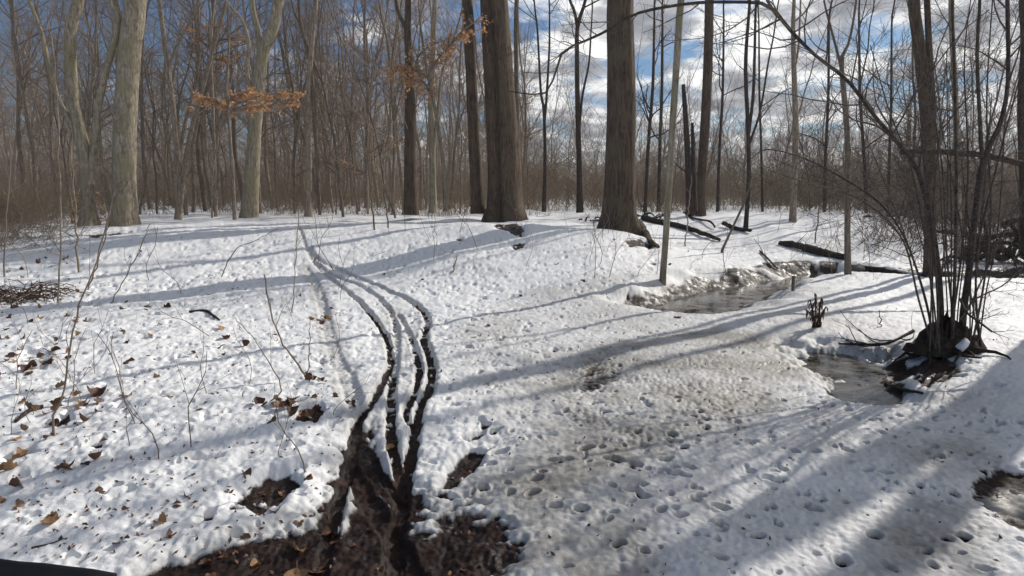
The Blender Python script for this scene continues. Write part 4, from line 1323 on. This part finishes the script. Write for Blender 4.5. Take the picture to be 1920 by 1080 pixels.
sapling('sapling', 'thin crooked sapling rising from leaves in the left foreground',
        [(103, 822, 11), (98, 780, 9), (118, 745, 8), (133, 640, 7), (160, 545, 6), (188, 465, 5), (205, 400, 4), (215, 345, 3), (235, 335, 2)], 5, 0.35, 1, low=0.3)
sapling('sapling', 'tall thin pale sapling in front of the twin trunked tree', [(108, 570, 7), (114, 470, 6), (113, 350, 5), (107, 190, 4), (98, 60, 3)], 9, 0.6, 2, mat='mid')
sapling('sapling', 'short upright sapling ending below the twin trunk, right of the tall pale sapling', [(148, 512, 8), (142, 430, 6), (136, 300, 5), (133, 230, 3)], 6, 0.4, 3, mat='mid')
sapling('sapling', 'slim sapling at the left edge with bent twigs', [(8, 520, 6), (10, 440, 5), (18, 330, 4), (22, 220, 3)], 6, 0.6, 4)
sapling('sapling', 'thin sapling arching over the snow before the broad grey trunk', [(165, 545, 6), (190, 470, 5), (207, 400, 4), (215, 355, 4), (232, 348, 2)], 4, 0.4, 5)
sapling('sapling', 'small bare sapling leaning right before the long trunk shadow', [(205, 570, 5), (235, 520, 4), (262, 470, 4), (280, 420, 3)], 4, 0.3, 6)
sapling('sapling', 'leaning bare shoot with a forked foot left of the old trail', [(583, 716, 9), (560, 685, 7), (530, 640, 6), (507, 580, 5), (497, 515, 4)], 3, 0.3, 7, mat='mid', low=0.5)
sapling('sapling', 'thin upright shoot beside the leaning bare shoot', [(576, 712, 4), (580, 660, 3), (582, 600, 2)], 0, 0.2, 8)
sapling('sapling', 'thin bent shoot leaning left beside the leaf patch', [(503, 755, 5), (528, 730, 4), (510, 690, 4), (480, 640, 3), (440, 595, 2)], 3, 0.25, 9)
sapling('sapling', 'small twiggy sapling beside the far end of the ruts', [(548, 590, 4), (553, 520, 3), (556, 460, 3), (560, 390, 2)], 5, 0.4, 10)
sapling('sapling', 'thin arching shoot left of the far ruts', [(415, 520, 4), (440, 470, 3), (480, 450, 2), (520, 430, 2)], 3, 0.3, 11)
sapling('sapling', 'slender sapling at the crest below the dark reddish tree', [(702, 432, 6), (697, 380, 5), (690, 300, 4), (685, 200, 3)], 7, 0.7, 12, mat='mid')
sapling('sapling', 'second slender sapling at the crest, right of the first and leaning right', [(728, 428, 5), (722, 380, 4), (718, 320, 4), (730, 240, 3)], 6, 0.6, 13, mat='mid')
sapling('sapling', 'short shoot in the snow below the seamed trunk', [(850, 512, 5), (853, 495, 4), (857, 478, 2)], 2, 0.12, 14)
sapling('sapling', 'thin sapling leaning over the far stream bank', [(1285, 462, 4), (1290, 400, 4), (1296, 330, 3)], 4, 0.4, 15)
sapling('sapling', 'slim sapling on the bank right of the short log', [(1528, 455, 5), (1535, 400, 4), (1540, 330, 3), (1530, 230, 2)], 5, 0.5, 16)
sapling('sapling', 'bare shoot beside the pool before the stem clump', [(1652, 612, 4), (1650, 595, 3), (1648, 580, 2)], 2, 0.15, 17, mat='dark')
sapling('sapling', 'thin weak sapling at the right edge leaning over the snow', [(1905, 520, 5), (1912, 400, 4), (1900, 250, 3)], 5, 0.5, 18, mat='dark')

shoots = []
for i in range(4):
    rg = np.random.default_rng(500 + i)
    P = np.zeros((1, 7, 3)); d = np.array([0.1, 0.05, 1.0]); P[0, 0, 2] = -0.03
    for k in range(1, 7):
        d = unit(d + rg.normal(0, 0.18, 3)); P[0, k] = P[0, k - 1] + d * 0.075
    R = np.linspace(0.0028, 0.0012, 7)[None]
    mb = MB(); mb.tubes(P, R, 4)
    p2, q2 = grow(P, R, 3, 0.3, 0.9, 0.15, 0.6, 4, 0.7, 0.05, 0.1, rg, 0.0009); mb.tubes(p2, q2, 3)
    shoots.append(mb.mesh('shoot'))
    shoots[-1].materials.append(M['twig'])
rg = np.random.default_rng(70)
zones = [((20, 640), (520, 900), 34, 'bare thin shoot poking out of the snow on the left', 'bare shoots in the left snow'),
         ((560, 1200), (415, 520), 34, 'bare thin shoot poking out of the snow on the mound', 'bare shoots on the mound'),
         ((1230, 1880), (420, 520), 26, 'bare thin shoot on the snowy stream bank', 'bare shoots on the stream bank')]
for (xa, xb), (ya, yb), n, lab, grp in zones:
    for i in range(n):
        g = gp(rg.uniform(xa, xb), rg.uniform(ya, yb))
        o = bpy.data.objects.new('shoot', shoots[rg.integers(4)]); COL.objects.link(o)
        s = rg.uniform(0.6, 1.5) * (1 if g[1] < 8 else 1.6)
        o.location = (g[0], g[1], gh(g[0], g[1]) - 0.01); o.rotation_euler = (rg.normal(0, 0.2), rg.normal(0, 0.2), rg.uniform(0, 6.28)); o.scale = (s, s, s)
        tag(o, lab, 'shoot', grp)

# dead weed with hanging leaves in the middle of the ice
g = gp(1533, 612)
weed = empty('dead_weed', tuple(g)); tag(weed, 'dead brown weed with hanging withered leaves standing in the slush', 'weed')
rg = np.random.default_rng(90)
for i, (tx, ty) in enumerate([(1528, 550), (1519, 562), (1540, 558), (1510, 580), (1549, 575)]):
    P, R = stem_path([(1530 + (i - 2) * 3, 616, 5), ((1531 + tx) / 2, 590, 4), (tx, ty, 3)], g[1], g[1] + 0.03 * (i - 2), 0, rg, 10)
    mb = MB(); mb.tubes(P, R, 5); mb.build('stalk', M['dark'], weed)
    mb = MB()
    for k in range(2, 10):
        for s_ in range(2):
            c0 = P[k]; ang = rg.uniform(0, 6.28); ln = rg.uniform(0.05, 0.09)
            t = np.linspace(0, 1, 4)
            px_ = c0[0] + math.cos(ang) * 0.025 * np.sqrt(t); py_ = c0[1] + math.sin(ang) * 0.025 * np.sqrt(t); pz_ = c0[2] - ln * t ** 1.3
            wv = 0.010 * np.sin(np.pi * (0.15 + 0.8 * t))
            sd_v = np.array([-math.sin(ang), math.cos(ang), 0])
            c_ = np.stack([px_, py_, pz_], 1)
            V_ = np.concatenate([c_ + sd_v * wv[:, None], c_ - sd_v * wv[:, None]])
            mb.add(V_, [(j, j + 1, j + 5, j + 4) for j in range(3)])
    mb.build('leaf', M['leaf'], weed)

# ------------------------------------------------------------------ fallen leaves
def leaf_mesh(seed, oak=True):
    rg = np.random.default_rng(seed)
    n = 11
    t = np.linspace(0, 1, n)
    w = 0.42 * np.sin(np.pi * t ** 0.8) ** 0.8
    if oak: w = w * (0.62 + 0.45 * np.abs(np.sin(t * math.pi * 3.2)))
    curl = rg.uniform(0.2, 1.5); roll = rg.uniform(-0.4, 1.6)
    y = t - 0.5
    zc = curl * (y ** 2) * 0.9 + 0.06 * np.sin(t * 7 + seed)
    V = []
    for j, s in enumerate((-1, -0.5, 0, 0.5, 1)):
        ww = w * s
        V.append(np.stack([ww, y + 0.02 * s * np.sin(t * 9), zc + roll * ww ** 2 * 2.0 + 0.03 * rg.normal(0, 1, n)], 1))
    V = np.concatenate(V)
    Q = []
    for j in range(4):
        for i in range(n - 1):
            Q.append((j * n + i, j * n + i + 1, (j + 1) * n + i + 1, (j + 1) * n + i))
    # stalk
    st = MB(); st.add(V, Q)
    st.tubes(np.array([[0, -0.5, zc[0]], [0.02, -0.62, zc[0] + 0.03], [0.03, -0.75, zc[0] + 0.08]]), np.array([0.015, 0.012, 0.01]), 3)
    return st


LM = []
for i in range(6):
    me_ = leaf_mesh(600 + i, i % 3 != 2).mesh('fallen_leaf'); me_.materials.append(M['leaf']); LM.append(me_)
LT = []
for i in range(3):
    me_ = leaf_mesh(650 + i, i != 1).mesh('fallen_leaf'); me_.materials.append(M['leaf_tan']); LT.append(me_)
rg = np.random.default_rng(44)


def leaf(px, py, size, lab, grp, tan=False, flat=0.35, jitter=0.0, lift=0.35):
    g = gp(px, py)
    x, y = g[0] + rg.normal(0, jitter), g[1] + rg.normal(0, jitter)
    o = bpy.data.objects.new('fallen_leaf', (LT if tan else LM)[rg.integers(3 if tan else 6)]); COL.objects.link(o)
    o.scale = (size, size, size)
    o.rotation_euler = (rg.normal(0, flat), rg.normal(0, flat), rg.uniform(0, 6.28))
    o.location = (x, y, gh(x, y) + size * 0.06 * lift - 0.001)
    tag(o, lab, 'leaf', grp)
    return o


# heaps (px, py, spread m, count, label of the heap's leaves)
for px, py, sp_, n, lab, tanp in [
        (10, 705, 0.15, 9, 'brown leaf at the left edge below the leaf clump', 0.3), (22, 628, 0.2, 10, 'reddish brown leaf at the left edge beyond the leaf clump', 0.2),
        (15, 915, 0.1, 8, 'dark leaf at the left edge near the lower corner', 0.2), (230, 640, 0.4, 12, 'small brown leaf strewn between the saplings', 0.2), (60, 760, 0.2, 9, 'brown leaf by the short dark stick', 0.3),
        (35, 555, 0.55, 34, 'brown leaf in the low heap at the left edge beyond the crooked sapling', 0.15),
        (62, 675, 0.16, 16, 'curled tan brown leaf in the clump at the left edge above the crooked sapling', 0.3),
        (110, 775, 0.15, 15, 'dark brown leaf in the clump round the foot of the crooked sapling', 0.1),
        (40, 850, 0.14, 12, 'brown leaf in the clump at the left edge below the crooked sapling', 0.35),
        (120, 885, 0.07, 6, 'dark curled leaf in the small clump below the crooked sapling', 0.1),
        (258, 577, 0.16, 9, 'brown leaf in the clump beyond the crooked sapling', 0.1),
        (140, 595, 0.2, 9, 'yellowish tan leaf in the clump behind the crooked sapling', 0.8),
        (580, 770, 0.12, 20, 'dark leaf in the bare leafy patch beside the bent shoot', 0.1),
        (515, 765, 0.10, 9, 'brown leaf at the foot of the bent shoot', 0.1),
        (588, 716, 0.06, 6, 'dark leaf at the foot of the leaning bare shoot', 0.0),
        (405, 660, 0.10, 6, 'dark leaf in the small group at mid left', 0.0),
        (75, 495, 0.5, 14, 'brown leaf on the snow under the tall pale sapling', 0.2),
        (612, 600, 0.10, 10, 'brown leaf in the worn old trail', 0.4),
        (140, 475, 0.4, 10, 'brown leaf around the two short saplings', 0.2),
        (1775, 650, 0.16, 14, 'brown leaf caught on the root mound of the stem clump', 0.2)]:
    for i in range(max(4, int(n * 0.72))):
        leaf(px, py, rg.uniform(0.045, 0.09), lab, lab.replace('leaf', 'leaves', 1), rg.uniform() < tanp, 0.55, sp_, 1.0 + (rg.uniform(2, 9) if i % 2 else 2.0))
for i in range(62):
    leaf(rg.uniform(0, 620), rg.uniform(520, 1040), rg.uniform(0.025, 0.062), 'single brown leaf lying on the left snow', 'single brown leaves on the left snow', rg.uniform() < 0.15, 0.4)
for i in range(14):
    leaf(rg.uniform(600, 1300), rg.uniform(440, 640), rg.uniform(0.05, 0.09), 'single brown leaf lying on the mound snow', 'single brown leaves on the mound', False, 0.4)
for i in range(20):
    leaf(rg.uniform(330, 900), rg.uniform(960, 1075), rg.uniform(0.03, 0.06), 'dark wet leaf matted in the mud at the bottom', 'dark wet leaves matted in the mud', rg.uniform() < 0.12, 0.2, 0.0, 0.1)
for px, py, s, tn, lab in [
        (96, 985, 0.085, True, 'flat tan leaf on the snow near the lower left corner'),
        (33, 948, 0.075, True, 'small curled tan leaf above the flat tan leaf'),
        (237, 747, 0.085, True, 'single bright tan leaf in the middle of the left snow'),
        (318, 747, 0.06, True, 'small tan leaf right of the bright tan leaf'),
        (183, 742, 0.14, False, 'large lobed dark oak leaf lying flat between sapling and tan leaf'),
        (240, 682, 0.11, False, 'dark twisted leaf beyond the bright tan leaf'),
        (315, 577, 0.09, False, 'reddish brown leaf on the far left snow'),
        (283, 672, 0.07, False, 'reddish curled leaf at mid left'),
        (512, 630, 0.09, False, 'dark leaf left of the leaning bare shoot'),
        (422, 636, 0.09, False, 'dark folded leaf above the small group at mid left'),
        (385, 965, 0.09, False, 'dark wet leaf in the small melt hole'),
        (552, 1072, 0.13, True, 'large pale tan leaf on the mud at the bottom edge'),
        (729, 823, 0.07, True, 'tan leaf standing between the ruts'),
        (590, 1040, 0.08, False, 'wet leaf pressed in the mud at the bottom'),
        (560, 1010, 0.07, True, 'reddish wet leaf at the edge of the mud')]:
    leaf(px, py, s, lab, None, tn, 0.25)

# crumbs of leaf and bark scattered on the snow
rg = np.random.default_rng(46)
c_ = []
for (xa, xb), (ya, yb), n in [((0, 640), (520, 1050), 900), ((600, 1250), (430, 700), 260), ((0, 600), (440, 540), 160), ((1200, 1900), (420, 640), 200), ((850, 1900), (640, 1070), 160)]:
    for i in range(n):
        g = gp(rg.uniform(xa, xb), ya + (yb - ya) * rg.uniform() ** 1.2)
        c_.append((g[0], g[1], gh(g[0], g[1]) + 0.004))
c_ = np.array(c_)
V_, Q_ = leaf_quads(c_, 0.012, rg)
mb = MB(); mb.add(V_, Q_)
tag(mb.build('leaf_crumbs', M['leaf'], sm=False), 'tiny crumbs of leaf and bark scattered on the snow', kind='stuff')
g = gp(40, 562)
br = empty('bracken_heap', tuple(g)); tag(br, 'low heap of flattened reddish brown stalks at the left edge', 'heap')
rgb_ = np.random.default_rng(81)
Pb = np.zeros((150, 5, 3)); c0 = np.stack([g[0] + rgb_.normal(-0.1, 0.36, 150), g[1] + rgb_.normal(0, 0.17, 150), np.zeros(150)], 1)
db = unit(np.stack([rgb_.normal(0, 1, 150), rgb_.normal(0, 0.6, 150), np.abs(rgb_.normal(0.35, 0.2, 150))], 1))
for k in range(5):
    t_ = k / 4.0
    Pb[:, k] = c0 + db * t_ * rgb_.uniform(0.3, 0.5) + np.array([0, 0, -0.32]) * t_ ** 2
Pb[:, :, 2] += np.array([gh(*q_[:2]) for q_ in c0])[:, None] + 0.02 + np.abs(rgb_.normal(0, 0.05, (150, 1)))
mb = MB(); mb.tubes(Pb, np.tile([0.006, 0.006, 0.005, 0.004, 0.003], (150, 1)), 4)
tag(mb.build('stalks', M['leaf'], br), kind='stuff')
# twigs lying on the left snow
for i, (pts, lab) in enumerate([
        ([(30, 795, 7), (55, 778, 8), (80, 768, 6)], 'short dark stick lying at the left of the crooked sapling'),
        ([(355, 588, 5), (385, 586, 6), (400, 595, 5), (412, 604, 3)], 'bent dark twig lying on the left snow'),
        ([(60, 1035, 5), (95, 1022, 4), (115, 1015, 3)], 'small dark twig lying near the lower left corner')]):
    log('fallen_twig', lab, pts, 1.0, seed=60 + i, mat='dark', cat='twig', sides=5)

# ------------------------------------------------------------------ black handlebar crossing the lower left corner, close to the camera
bar = empty('handlebar', tuple(at(0, 1075, 0.62)))
tag(bar, 'black handlebar end crossing the lower left corner close to the camera', 'handlebar')
p = [at(-160, 1060, 0.60), at(0, 1078, 0.61), at(140, 1092, 0.62), at(300, 1118, 0.63), at(520, 1160, 0.64), at(800, 1230, 0.64)]
s = smooth_path(p, 24)
mb = MB(); mb.tubes(s, np.full(24, 0.0125), 14, cap=True); mb.build('bar', M['rubber'], bar)
mb = MB(); mb.tubes(s[:9], 0.0155 + 0.0006 * (np.arange(9) % 2), 14, cap=True); mb.build('grip', M['rubber'], bar)

# ------------------------------------------------------------------ thin winter haze
HAZE = 0.0011
if HAZE:
    hm = bpy.data.materials.new('haze'); hm.use_nodes = True
    ht = hm.node_tree; ht.nodes.clear()
    pv = N(ht, 'ShaderNodeVolumePrincipled'); pv.inputs['Color'].default_value = (0.93, 0.94, 1.0, 1); pv.inputs['Density'].default_value = HAZE
    pv.inputs['Anisotropy'].default_value = 0.3
    ho = N(ht, 'ShaderNodeOutputMaterial'); L(ht, pv.outputs[0], ho.inputs['Volume'])
    x, ya, yb, za, zb = 1000, -1000, 1000, -2.5, 26
    V = [(-x, ya, za), (x, ya, za), (x, yb, za), (-x, yb, za), (-x, ya, zb), (x, ya, zb), (x, yb, zb), (-x, yb, zb)]
    Q = [(0, 3, 2, 1), (4, 5, 6, 7), (0, 1, 5, 4), (1, 2, 6, 5), (2, 3, 7, 6), (3, 0, 4, 7)]
    tag(obj('haze', make_mesh('haze', V, Q, None, False), hm), 'thin winter haze between the trees', kind='stuff')
